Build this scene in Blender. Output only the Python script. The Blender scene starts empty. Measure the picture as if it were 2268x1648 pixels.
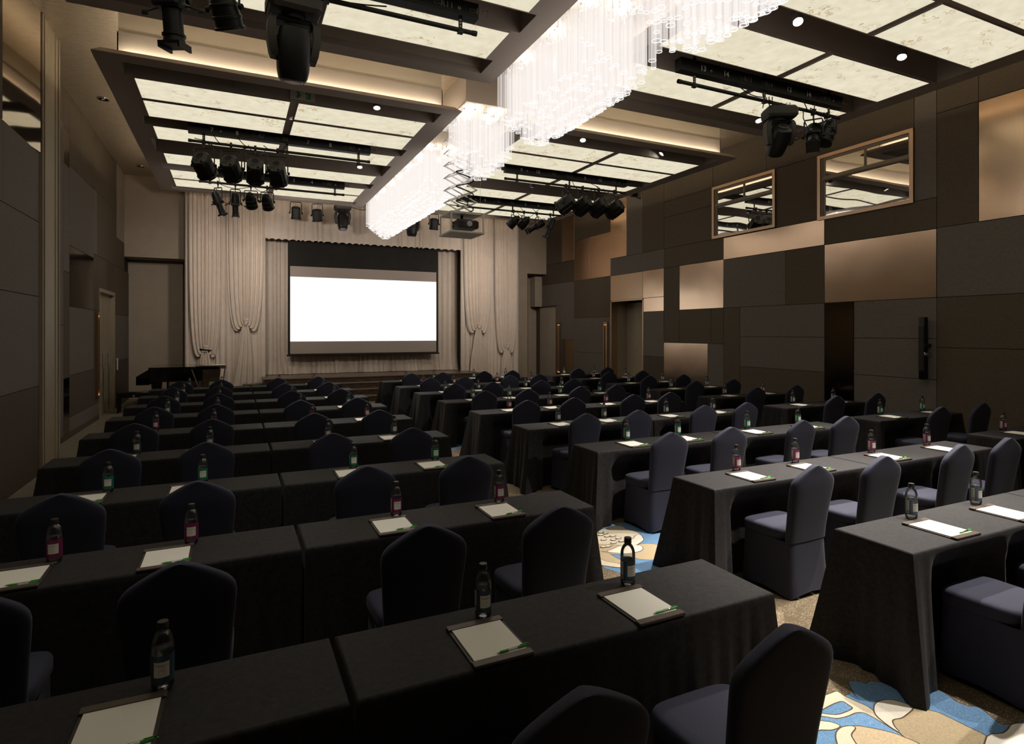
import bpy, math, random
from mathutils import Vector, Matrix
random.seed(7)
PI = math.pi
S = bpy.context.scene
COL = S.collection
S.view_settings.view_transform = 'Standard'
S.view_settings.look = 'None'
S.view_settings.gamma = 1.0
S.view_settings.use_curve_mapping = False
S.view_settings.exposure = 0.0

# ------------------------------------------------------------------ helpers
class MB:
    """collects polygons; build() links them as ONE mesh object"""
    def __init__(self):
        self.v = []; self.f = []; self.m = []; self.cur = 0
    def add(self, vs, fs):
        o = len(self.v)
        self.v.extend([tuple(p) for p in vs])
        for q in fs:
            self.f.append([o + i for i in q]); self.m.append(self.cur)
        return self
    def box(self, x0, x1, y0, y1, z0, z1):
        vs = [(x0,y0,z0),(x1,y0,z0),(x1,y1,z0),(x0,y1,z0),(x0,y0,z1),(x1,y0,z1),(x1,y1,z1),(x0,y1,z1)]
        return self.add(vs, [(0,3,2,1),(4,5,6,7),(0,1,5,4),(1,2,6,5),(2,3,7,6),(3,0,4,7)])
    def bbox(self, x0, x1, y0, y1, z0, z1, b):
        """box with chamfered edges"""
        b = min(b, (x1-x0)*.49, (y1-y0)*.49, (z1-z0)*.49)
        r = lambda i: [(x0+i,y0,),(x1-i,y0),(x1,y0+i),(x1,y1-i),(x1-i,y1),(x0+i,y1),(x0,y1-i),(x0,y0+i)]
        def ring(z, i):
            a, c, d, e = x0+i, x1-i, y0+i, y1-i
            return [(a+b,d,z),(c-b,d,z),(c,d+b,z),(c,e-b,z),(c-b,e,z),(a+b,e,z),(a,e-b,z),(a,d+b,z)]
        return self.loft([ring(z0,b*.6), ring(z0+b,0), ring(z1-b,0), ring(z1,b*.6)], True, True)
    def loft(self, rings, cap0=False, cap1=False, closed=True):
        n = len(rings[0]); vs = [p for r in rings for p in r]; fs = []
        for k in range(len(rings)-1):
            for i in range(n if closed else n-1):
                j = (i+1) % n
                fs.append((k*n+i, k*n+j, (k+1)*n+j, (k+1)*n+i))
        if cap0: fs.append(tuple(reversed(range(n))))
        if cap1: fs.append(tuple((len(rings)-1)*n + i for i in range(n)))
        return self.add(vs, fs)
    def lathe(self, prof, n=24, mtx=None, cap0=True, cap1=True):
        rings = []
        for r, z in prof:
            rg = [Vector((r*math.cos(2*PI*i/n), r*math.sin(2*PI*i/n), z)) for i in range(n)]
            if mtx is not None: rg = [mtx @ p for p in rg]
            rings.append([tuple(p) for p in rg])
        return self.loft(rings, cap0, cap1)
    def tube(self, pts, r, n=8, caps=True):
        pts = [Vector(p) for p in pts]; rings = []
        up = None
        for i, p in enumerate(pts):
            a = pts[max(0, i-1)]; c = pts[min(len(pts)-1, i+1)]
            t = (c-a).normalized()
            if up is None:
                up = Vector((0,0,1)) if abs(t.z) < .9 else Vector((1,0,0))
            s = t.cross(up).normalized(); up = s.cross(t).normalized()
            rr = r[i] if isinstance(r, (list, tuple)) else r
            rings.append([tuple(p + (s*math.cos(2*PI*k/n) + up*math.sin(2*PI*k/n))*rr) for k in range(n)])
        return self.loft(rings, caps, caps)
    def prism(self, pts, z0, z1):
        n = len(pts)
        return self.loft([[(x,y,z0) for x,y in pts], [(x,y,z1) for x,y in pts]], True, True)
    def bar(self, a, b, w, h, up=(0,0,1)):
        a = Vector(a); b = Vector(b); t = (b-a).normalized(); u = Vector(up)
        if abs(t.dot(u)) > .95: u = Vector((1,0,0))
        s = t.cross(u).normalized()*w/2; u = s.cross(t).normalized()*h/2
        return self.loft([[tuple(p+x) for x in (-s-u, s-u, s+u, -s+u)] for p in (a,b)], True, True)
    def xf(self, mtx, start=0):
        for i in range(start, len(self.v)):
            self.v[i] = tuple(mtx @ Vector(self.v[i]))
        return self
    def build(self, name, mats, parent=None, smooth=40):
        me = bpy.data.meshes.new(name)
        me.from_pydata(self.v, [], self.f)
        if not isinstance(mats, (list, tuple)): mats = [mats]
        for mt in mats: me.materials.append(mt)
        me.polygons.foreach_set('material_index', self.m)
        me.update()
        if smooth:
            me.polygons.foreach_set('use_smooth', [True]*len(me.polygons))
            me.set_sharp_from_angle(angle=math.radians(smooth))
        o = bpy.data.objects.new(name, me); COL.objects.link(o)
        if parent is not None: o.parent = parent
        return o

def tag(o, label=None, cat=None, group=None, kind=None):
    if label: o['label'] = label
    if cat: o['category'] = cat
    if group: o['group'] = group
    if kind: o['kind'] = kind
    return o
def empty(name, loc=(0,0,0), rz=0, label=None, cat=None, group=None):
    o = bpy.data.objects.new(name, None); COL.objects.link(o)
    o.empty_display_size = .05
    o.location = loc; o.rotation_euler = (0,0,rz)
    return tag(o, label, cat, group)
def structure(o, label, cat):
    return tag(o, label, cat, kind='structure')
def copy_tree(o, parent=None):
    c = o.copy(); COL.objects.link(c); c.parent = parent
    for ch in o.children:
        copy_tree(ch, c)
    return c
FONT_DG = None
def text_mb(s, size, bold=0.0):
    """flat mesh of a piece of writing, centred, in the xy plane"""
    cu = bpy.data.curves.new('writing', 'FONT'); cu.body = s; cu.size = size
    cu.align_x = 'CENTER'; cu.align_y = 'CENTER'; cu.resolution_u = 2; cu.offset = bold
    ob = bpy.data.objects.new('writing', cu); COL.objects.link(ob)
    bpy.context.view_layer.update()
    me = bpy.data.meshes.new_from_object(ob.evaluated_get(bpy.context.evaluated_depsgraph_get()))
    mb = MB(); mb.add([tuple(v.co) for v in me.vertices], [tuple(p.vertices) for p in me.polygons])
    bpy.data.objects.remove(ob); bpy.data.curves.remove(cu); bpy.data.meshes.remove(me)
    return mb
ORD = ['first','second','third','fourth','fifth','sixth','seventh','eighth','ninth','tenth','eleventh','twelfth']

# ------------------------------------------------------------------ materials
def new_mat(name):
    m = bpy.data.materials.new(name); m.use_nodes = True
    nt = m.node_tree; nt.nodes.clear()
    out = nt.nodes.new('ShaderNodeOutputMaterial')
    return m, nt, out
def N(nt, t, **kw):
    n = nt.nodes.new(t)
    for k, v in kw.items():
        if k.startswith('i_'): n.inputs[int(k[2:])].default_value = v
        else: setattr(n, k, v)
    return n
def pbr(name, col, rough=.6, metal=0., spec=.5, noise=0., nscale=30., stretch=None, bump=0., bscale=200., sheen=0., coat=0., aniso=0., trans=0., ior=1.45):
    m, nt, out = new_mat(name)
    b = N(nt, 'ShaderNodeBsdfPrincipled')
    b.inputs['Base Color'].default_value = (*col, 1); b.inputs['Roughness'].default_value = rough
    b.inputs['Metallic'].default_value = metal; b.inputs['Specular IOR Level'].default_value = spec
    b.inputs['IOR'].default_value = ior
    if trans: b.inputs['Transmission Weight'].default_value = trans
    if sheen:
        b.inputs['Sheen Weight'].default_value = sheen; b.inputs['Sheen Roughness'].default_value = .4
    if coat:
        b.inputs['Coat Weight'].default_value = coat; b.inputs['Coat Roughness'].default_value = .08
    nt.links.new(b.outputs[0], out.inputs[0])
    tc = N(nt, 'ShaderNodeTexCoord')
    src = tc.outputs['Object']
    if stretch:
        mp = N(nt, 'ShaderNodeMapping'); mp.inputs['Scale'].default_value = stretch
        nt.links.new(src, mp.inputs['Vector']); src = mp.outputs[0]
    if noise:
        nz = N(nt, 'ShaderNodeTexNoise'); nz.inputs['Scale'].default_value = nscale; nz.inputs['Detail'].default_value = 4
        nt.links.new(src, nz.inputs['Vector'])
        cr = N(nt, 'ShaderNodeValToRGB')
        cr.color_ramp.elements[0].position = .3; cr.color_ramp.elements[1].position = .7
        cr.color_ramp.elements[0].color = (*[c*(1-noise) for c in col], 1)
        cr.color_ramp.elements[1].color = (*[min(1, c*(1+noise)) for c in col], 1)
        nt.links.new(nz.outputs[0], cr.inputs[0]); nt.links.new(cr.outputs[0], b.inputs['Base Color'])
    if bump:
        nb = N(nt, 'ShaderNodeTexNoise'); nb.inputs['Scale'].default_value = bscale; nb.inputs['Detail'].default_value = 2
        nt.links.new(src, nb.inputs['Vector'])
        bp = N(nt, 'ShaderNodeBump'); bp.inputs['Strength'].default_value = bump; bp.inputs['Distance'].default_value = .01
        nt.links.new(nb.outputs[0], bp.inputs['Height']); nt.links.new(bp.outputs[0], b.inputs['Normal'])
    return m
def emit(name, col, strength):
    m, nt, out = new_mat(name)
    e = N(nt, 'ShaderNodeEmission'); e.inputs[0].default_value = (*col, 1); e.inputs[1].default_value = strength
    nt.links.new(e.outputs[0], out.inputs[0])
    return m

def onyx_panel(name):
    """back-lit marbled ceiling panel: cream with fine brown veins"""
    m, nt, out = new_mat(name)
    g = N(nt, 'ShaderNodeNewGeometry')
    oi = N(nt, 'ShaderNodeObjectInfo')
    ad = N(nt, 'ShaderNodeVectorMath', operation='ADD')
    mu = N(nt, 'ShaderNodeMath', operation='MULTIPLY'); mu.inputs[1].default_value = 40
    nt.links.new(oi.outputs['Random'], mu.inputs[0])
    cx = N(nt, 'ShaderNodeCombineXYZ'); nt.links.new(mu.outputs[0], cx.inputs[2]); nt.links.new(mu.outputs[0], cx.inputs[0])
    nt.links.new(g.outputs['Position'], ad.inputs[0]); nt.links.new(cx.outputs[0], ad.inputs[1])
    nz = N(nt, 'ShaderNodeTexNoise'); nz.inputs['Scale'].default_value = 1.5; nz.inputs['Detail'].default_value = 6; nz.inputs['Roughness'].default_value = .62
    nt.links.new(ad.outputs[0], nz.inputs['Vector'])
    # vein = |noise-0.5| small
    sb = N(nt, 'ShaderNodeMath', operation='SUBTRACT'); sb.inputs[1].default_value = .5; nt.links.new(nz.outputs[0], sb.inputs[0])
    ab = N(nt, 'ShaderNodeMath', operation='ABSOLUTE'); nt.links.new(sb.outputs[0], ab.inputs[0])
    vr = N(nt, 'ShaderNodeMapRange'); vr.inputs['From Min'].default_value = .0; vr.inputs['From Max'].default_value = .010
    vr.inputs['To Min'].default_value = 1; vr.inputs['To Max'].default_value = 0
    nt.links.new(ab.outputs[0], vr.inputs['Value'])
    n2 = N(nt, 'ShaderNodeTexNoise'); n2.inputs['Scale'].default_value = 2.3; n2.inputs['Detail'].default_value = 3
    nt.links.new(ad.outputs[0], n2.inputs['Vector'])
    gate = N(nt, 'ShaderNodeMapRange'); gate.inputs['From Min'].default_value = .46; gate.inputs['From Max'].default_value = .60
    nt.links.new(n2.outputs[0], gate.inputs['Value'])
    vm = N(nt, 'ShaderNodeMath', operation='MULTIPLY'); nt.links.new(vr.outputs[0], vm.inputs[0]); nt.links.new(gate.outputs[0], vm.inputs[1])
    n3 = N(nt, 'ShaderNodeTexNoise'); n3.inputs['Scale'].default_value = 7; n3.inputs['Detail'].default_value = 5
    nt.links.new(ad.outputs[0], n3.inputs['Vector'])
    cr = N(nt, 'ShaderNodeValToRGB')
    cr.color_ramp.elements[0].position = .3; cr.color_ramp.elements[1].position = .72
    cr.color_ramp.elements[0].color = (.745,.675,.505,1); cr.color_ramp.elements[1].color = (.86,.79,.60,1)
    nt.links.new(n3.outputs[0], cr.inputs[0])
    mx = N(nt, 'ShaderNodeMix', data_type='RGBA')
    nt.links.new(vm.outputs[0], mx.inputs[0]); nt.links.new(cr.outputs[0], mx.inputs[6])
    mx.inputs[7].default_value = (.42,.28,.12,1)
    e = N(nt, 'ShaderNodeEmission'); e.inputs[1].default_value = PANEL_STRENGTH
    nt.links.new(mx.outputs[2], e.inputs[0]); nt.links.new(e.outputs[0], out.inputs[0])
    return m

def tube_mat(name):
    """lit translucent acrylic tube of the chandelier"""
    m, nt, out = new_mat(name)
    lw = N(nt, 'ShaderNodeLayerWeight'); lw.inputs[0].default_value = .35
    mr = N(nt, 'ShaderNodeMapRange'); mr.inputs['To Min'].default_value = .13; mr.inputs['To Max'].default_value = .62
    nt.links.new(lw.outputs['Facing'], mr.inputs['Value'])
    tr = N(nt, 'ShaderNodeBsdfTransparent')
    e = N(nt, 'ShaderNodeEmission'); e.inputs[1].default_value = TUBE_STRENGTH
    cr = N(nt, 'ShaderNodeValToRGB'); cr.color_ramp.elements[0].color = (1.,.93,.885,1); cr.color_ramp.elements[1].color = (.62,.545,.50,1)
    nt.links.new(lw.outputs['Facing'], cr.inputs[0]); nt.links.new(cr.outputs[0], e.inputs[0])
    mx = N(nt, 'ShaderNodeMixShader')
    nt.links.new(mr.outputs[0], mx.inputs[0]); nt.links.new(tr.outputs[0], mx.inputs[1]); nt.links.new(e.outputs[0], mx.inputs[2])
    nt.links.new(mx.outputs[0], out.inputs[0])
    return m

def clear_plastic(name, tint=(1,1,1), gl=.12, fac=None):
    m, nt, out = new_mat(name)
    fr = N(nt, 'ShaderNodeFresnel'); fr.inputs[0].default_value = 1.5
    ad = N(nt, 'ShaderNodeMath', operation='ADD'); ad.inputs[1].default_value = gl; ad.use_clamp = True
    nt.links.new(fr.outputs[0], ad.inputs[0])
    tr = N(nt, 'ShaderNodeBsdfTransparent'); tr.inputs[0].default_value = (*tint, 1)
    gs = N(nt, 'ShaderNodeBsdfGlossy'); gs.inputs['Roughness'].default_value = .04
    mx = N(nt, 'ShaderNodeMixShader')
    nt.links.new(ad.outputs[0], mx.inputs[0]); nt.links.new(tr.outputs[0], mx.inputs[1]); nt.links.new(gs.outputs[0], mx.inputs[2])
    nt.links.new(mx.outputs[0], out.inputs[0])
    return m

def fabric_panel(name, col):
    """woven wall covering: fine crossed threads"""
    m, nt, out = new_mat(name)
    tc = N(nt, 'ShaderNodeTexCoord')
    mp = N(nt, 'ShaderNodeMapping'); mp.inputs['Scale'].default_value = (1, 40, 150)
    nt.links.new(tc.outputs['Object'], mp.inputs[0])
    nz = N(nt, 'ShaderNodeTexNoise'); nz.inputs['Scale'].default_value = 1.; nz.inputs['Detail'].default_value = 3
    nt.links.new(mp.outputs[0], nz.inputs['Vector'])
    cr = N(nt, 'ShaderNodeValToRGB'); cr.color_ramp.elements[0].position = .25; cr.color_ramp.elements[1].position = .75
    cr.color_ramp.elements[0].color = (*[c*.75 for c in col], 1); cr.color_ramp.elements[1].color = (*[c*1.25 for c in col], 1)
    nt.links.new(nz.outputs[0], cr.inputs[0])
    b = N(nt, 'ShaderNodeBsdfPrincipled'); b.inputs['Roughness'].default_value = .75; b.inputs['Specular IOR Level'].default_value = .25
    nt.links.new(cr.outputs[0], b.inputs['Base Color'])
    bp = N(nt, 'ShaderNodeBump'); bp.inputs['Strength'].default_value = .25; bp.inputs['Distance'].default_value = .004
    nt.links.new(nz.outputs[0], bp.inputs['Height']); nt.links.new(bp.outputs[0], b.inputs['Normal'])
    nt.links.new(b.outputs[0], out.inputs[0])
    return m

def brushed(name, col, rough=.3, wav=.02, metal=1.):
    """brushed copper sheet: slightly wavy, softly reflecting"""
    m, nt, out = new_mat(name)
    tc = N(nt, 'ShaderNodeTexCoord')
    b = N(nt, 'ShaderNodeBsdfPrincipled'); b.inputs['Metallic'].default_value = metal; b.inputs['Roughness'].default_value = rough
    mp = N(nt, 'ShaderNodeMapping'); mp.inputs['Scale'].default_value = (1, 300, 3)
    nt.links.new(tc.outputs['Object'], mp.inputs[0])
    nz = N(nt, 'ShaderNodeTexNoise'); nz.inputs['Scale'].default_value = 1.; nz.inputs['Detail'].default_value = 2
    nt.links.new(mp.outputs[0], nz.inputs['Vector'])
    cr = N(nt, 'ShaderNodeValToRGB'); cr.color_ramp.elements[0].color = (*[c*.9 for c in col], 1); cr.color_ramp.elements[1].color = (*[min(1, c*1.08) for c in col], 1)
    nt.links.new(nz.outputs[0], cr.inputs[0]); nt.links.new(cr.outputs[0], b.inputs['Base Color'])
    n2 = N(nt, 'ShaderNodeTexNoise'); n2.inputs['Scale'].default_value = 1.1; n2.inputs['Detail'].default_value = 1
    nt.links.new(tc.outputs['Object'], n2.inputs['Vector'])
    bp = N(nt, 'ShaderNodeBump'); bp.inputs['Strength'].default_value = 1.; bp.inputs['Distance'].default_value = wav
    nt.links.new(n2.outputs[0], bp.inputs['Height']); nt.links.new(bp.outputs[0], b.inputs['Normal'])
    nt.links.new(b.outputs[0], out.inputs[0])
    return m

def carpet_mat(name, base, dash, amount):
    """loop-pile carpet: short pale dashes gathered in swirls on a plain ground"""
    m, nt, out = new_mat(name)
    tc = N(nt, 'ShaderNodeTexCoord')
    vo = N(nt, 'ShaderNodeTexVoronoi', feature='DISTANCE_TO_EDGE'); vo.inputs['Scale'].default_value = 7
    n0 = N(nt, 'ShaderNodeTexNoise'); n0.inputs['Scale'].default_value = 5
    nt.links.new(tc.outputs['Object'], n0.inputs['Vector'])
    mxv = N(nt, 'ShaderNodeMix', data_type='VECTOR'); mxv.inputs[0].default_value = .12
    nt.links.new(tc.outputs['Object'], mxv.inputs[4]); nt.links.new(n0.outputs['Color'], mxv.inputs[5])
    nt.links.new(mxv.outputs[1], vo.inputs['Vector'])
    gate = N(nt, 'ShaderNodeMapRange'); gate.inputs['From Min'].default_value = .28; gate.inputs['From Max'].default_value = .20
    nt.links.new(vo.outputs['Distance'], gate.inputs['Value'])
    mp = N(nt, 'ShaderNodeMapping'); mp.inputs['Scale'].default_value = (70, 190, 1)
    nt.links.new(tc.outputs['Object'], mp.inputs[0])
    nd = N(nt, 'ShaderNodeTexVoronoi'); nd.inputs['Scale'].default_value = 1.; nd.inputs['Randomness'].default_value = .75
    nt.links.new(mp.outputs[0], nd.inputs['Vector'])
    th = N(nt, 'ShaderNodeMapRange'); th.inputs['From Min'].default_value = .36; th.inputs['From Max'].default_value = .28
    nt.links.new(nd.outputs['Distance'], th.inputs['Value'])
    mu = N(nt, 'ShaderNodeMath', operation='MULTIPLY'); nt.links.new(gate.outputs[0], mu.inputs[0]); nt.links.new(th.outputs[0], mu.inputs[1])
    m2 = N(nt, 'ShaderNodeMath', operation='MULTIPLY'); m2.inputs[1].default_value = amount; nt.links.new(mu.outputs[0], m2.inputs[0])
    nz = N(nt, 'ShaderNodeTexNoise'); nz.inputs['Scale'].default_value = 180; nz.inputs['Detail'].default_value = 2
    nt.links.new(tc.outputs['Object'], nz.inputs['Vector'])
    cr = N(nt, 'ShaderNodeValToRGB'); cr.color_ramp.elements[0].position = .3; cr.color_ramp.elements[1].position = .7
    cr.color_ramp.elements[0].color = (*[c*.75 for c in base], 1); cr.color_ramp.elements[1].color = (*[c*1.2 for c in base], 1)
    nt.links.new(nz.outputs[0], cr.inputs[0])
    mx = N(nt, 'ShaderNodeMix', data_type='RGBA'); mx.inputs[7].default_value = (*dash, 1)
    nt.links.new(m2.outputs[0], mx.inputs[0]); nt.links.new(cr.outputs[0], mx.inputs[6])
    b = N(nt, 'ShaderNodeBsdfPrincipled'); b.inputs['Roughness'].default_value = .95; b.inputs['Specular IOR Level'].default_value = .1
    nt.links.new(mx.outputs[2], b.inputs['Base Color'])
    bp = N(nt, 'ShaderNodeBump'); bp.inputs['Strength'].default_value = .3; bp.inputs['Distance'].default_value = .003
    nt.links.new(nz.outputs[0], bp.inputs['Height']); nt.links.new(bp.outputs[0], b.inputs['Normal'])
    nt.links.new(b.outputs[0], out.inputs[0])
    return m

PANEL_STRENGTH = 1.0
TUBE_STRENGTH = 1.12
M = {}
M['soffit'] = pbr('soffit paint', (.44,.375,.32), .75, spec=.3)
M['white_paint'] = pbr('white cove paint', (.62,.54,.43), .8, spec=.2)
M['side_ceiling'] = pbr('brushed bronze ceiling sheet', (.46,.38,.29), .36, metal=.5, noise=.25, nscale=2., stretch=(6,60,1), bump=.05, bscale=3)
M['onyx'] = onyx_panel('backlit onyx panel')
M['tube'] = tube_mat('lit acrylic tube')
M['cove'] = emit('cove lamp', (1.,.88,.66), 30.)
M['fab_dark'] = fabric_panel('dark woven wall covering', (.105,.082,.058))
M['fab_grey'] = fabric_panel('grey woven wall covering', (.150,.128,.110))
M['fab_brown'] = fabric_panel('dark brown wall covering', (.090,.067,.050))
M['copper'] = brushed('brushed copper sheet', (.72,.51,.34), .24, .010)
M['copper_dim'] = brushed('dull copper sheet', (.54,.40,.27), .34, .008)
M['bronze_mirror'] = brushed('dark bronze mirror sheet', (.16,.12,.085), .12, .006)
M['wall_mirror'] = brushed('bronze mirror sheet', (.36,.29,.21), .06, .006)
M['seam'] = pbr('dark seam', (.012,.009,.007), .9)
M['beige_wall'] = pbr('beige plaster', (.37,.305,.235), .85, spec=.2, noise=.05, nscale=3)
M['beige_wood'] = pbr('pale limed wood', (.33,.275,.19), .5, noise=.18, nscale=3, stretch=(30,30,1.2))
M['curtain'] = pbr('ivory drape', (.72,.62,.53), .75, spec=.2, sheen=.2, noise=.04, nscale=6)
M['black_cloth'] = pbr('black velvet cloth', (.019,.017,.018), .7, spec=.25, noise=.35, nscale=45, sheen=.04)
M['navy'] = pbr('navy stretch fabric', (.036,.037,.058), .8, spec=.2, sheen=.08, noise=.1, nscale=220, bump=.1, bscale=900)
M['black'] = pbr('black enamel', (.008,.0075,.007), .45, spec=.4)
M['black_metal'] = pbr('black powder coat', (.016,.014,.012), .5, spec=.5)
M['dark_grey'] = pbr('dark grey housing', (.035,.031,.027), .55)
M['gloss_black'] = pbr('black lacquer', (.004,.004,.004), .12, spec=.6, coat=.6)
M['steel'] = pbr('bright steel', (.62,.6,.57), .25, metal=1.)
M['chrome'] = pbr('polished chrome', (.75,.73,.7), .12, metal=1.)
M['white_metal'] = pbr('white powder coat', (.72,.68,.62), .5)
M['letter'] = pbr('white lettering', (.62,.58,.54), .6)
M['letter_dim'] = pbr('faded lettering', (.16,.13,.11), .6)
M['lens_on'] = emit('lit lamp lens', (1.,.95,.88), 22.)
M['lens_off'] = pbr('glass lens', (.45,.45,.5), .15, spec=.8)
M['spot_body'] = pbr('grey lamp housing', (.20,.175,.155), .5)
M['paper'] = pbr('white paper', (.80,.77,.70), .8, spec=.2)
M['leather'] = pbr('brown leather', (.075,.055,.040), .42, noise=.15, nscale=60)
M['board'] = pbr('dark brown board', (.035,.026,.019), .5)
M['pen_green'] = pbr('green plastic', (.08,.42,.07), .3)
M['pen_clear'] = clear_plastic('clear pen barrel', (.92,.95,.92), .25)
M['plastic'] = clear_plastic('clear bottle plastic', (.97,.97,.97), .04)
def water_mat():  # white mixed into the clear water stands in for brightly refracted light
    m, nt, out = new_mat('water')
    tr = N(nt, 'ShaderNodeBsdfTransparent'); tr.inputs[0].default_value = (.96,.97,.98,1)
    tl = N(nt, 'ShaderNodeBsdfTranslucent'); tl.inputs[0].default_value = (.9,.88,.85,1)
    df = N(nt, 'ShaderNodeBsdfDiffuse'); df.inputs[0].default_value = (.8,.78,.75,1)
    m0 = N(nt, 'ShaderNodeMixShader'); m0.inputs[0].default_value = .5
    nt.links.new(tl.outputs[0], m0.inputs[1]); nt.links.new(df.outputs[0], m0.inputs[2])
    mx = N(nt, 'ShaderNodeMixShader'); mx.inputs[0].default_value = .17
    nt.links.new(tr.outputs[0], mx.inputs[1]); nt.links.new(m0.outputs[0], mx.inputs[2])
    nt.links.new(mx.outputs[0], out.inputs[0])
    return m
M['water'] = water_mat()
M['cap'] = pbr('dark brown cap', (.022,.017,.014), .45)
M['lab_blue'] = pbr('blue bottle label', (.045,.075,.105), .5)
M['lab_magenta'] = pbr('magenta bottle label', (.185,.018,.085), .5)
M['lab_green'] = pbr('green bottle label', (.012,.17,.085), .5)
M['lab_white'] = pbr('white label panel', (.74,.70,.64), .6)
M['lab_ink'] = pbr('label ink', (.10,.075,.06), .7)
M['carpet'] = carpet_mat('brown dotted carpet', (.17,.13,.085), (.58,.48,.32), .85)
M['carpet_blue'] = carpet_mat('blue carpet', (.14,.27,.46), (.46,.52,.54), .35)
M['carpet_cream'] = pbr('cream carpet', (.66,.58,.44), .95, spec=.1, noise=.12, nscale=150, bump=.2, bscale=250)
M['carpet_white'] = pbr('white carpet', (.78,.72,.62), .95, spec=.1, noise=.08, nscale=150, bump=.2, bscale=250)
M['carpet_tan'] = pbr('tan carpet', (.50,.395,.255), .95, spec=.1, noise=.14, nscale=120, bump=.2, bscale=250)
M['carpet_line'] = pbr('brown outline carpet', (.10,.07,.042), .95, spec=.1)
M['carpet_edge'] = pbr('grey border carpet', (.24,.205,.16), .9, spec=.15, noise=.25, nscale=5, stretch=(.8,9,1))
M['wood'] = pbr('dark walnut planks', (.085,.055,.035), .35, noise=.45, nscale=2, stretch=(3,1,8))
M['wood_top'] = pbr('walnut stage boards', (.12,.082,.062), .3, noise=.3, nscale=2, stretch=(2,10,1))
M['wood_nose'] = pbr('pale stair nosing', (.30,.22,.15), .4)
M['screen_white'] = emit('lit projection', (1.,1.,1.), 1.15)
M['screen_grey'] = pbr('projection cloth', (.42,.35,.31), .8)
M['screen_black'] = pbr('black masking cloth', (.014,.012,.010), .8, noise=.2, nscale=3)
M['pane'] = brushed('reflecting window glass', (.86,.85,.82), .015, .004)
M['frame_copper'] = brushed('copper window trim', (.58,.40,.27), .38, .004)
M['frame_metal'] = pbr('bronze window sash', (.20,.165,.125), .45, metal=.6)
M['logo_green'] = pbr('green emblem', (.10,.38,.16), .5)
M['glow_copper'] = emit('sconce glow', (1.,.42,.16), .9)

# ------------------------------------------------------------------ camera (level, shifted lens, 1.93 m above the floor)
cam = bpy.data.cameras.new('camera'); camo = bpy.data.objects.new('camera', cam); COL.objects.link(camo)
cam.sensor_fit = 'HORIZONTAL'; cam.sensor_width = 36
cam.lens = 1312.82/2268*36
cam.shift_y = (734.63-824)/2268
cam.clip_start = .05; cam.clip_end = 100
camo.location = (0,0,1.93); camo.rotation_euler = (PI/2, 0, -.440051)
S.camera = camo

w = bpy.data.worlds.new('world'); S.world = w; w.use_nodes = True
w.node_tree.nodes['Background'].inputs[0].default_value = (.9,.8,.7,1)
w.node_tree.nodes['Background'].inputs[1].default_value = .0
S.cycles.max_bounces = 7; S.cycles.diffuse_bounces = 3; S.cycles.glossy_bounces = 4
S.cycles.transmission_bounces = 5; S.cycles.transparent_max_bounces = 12
S.cycles.caustics_reflective = False; S.cycles.caustics_refractive = False
S.cycles.sample_clamp_indirect = 4.

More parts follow.
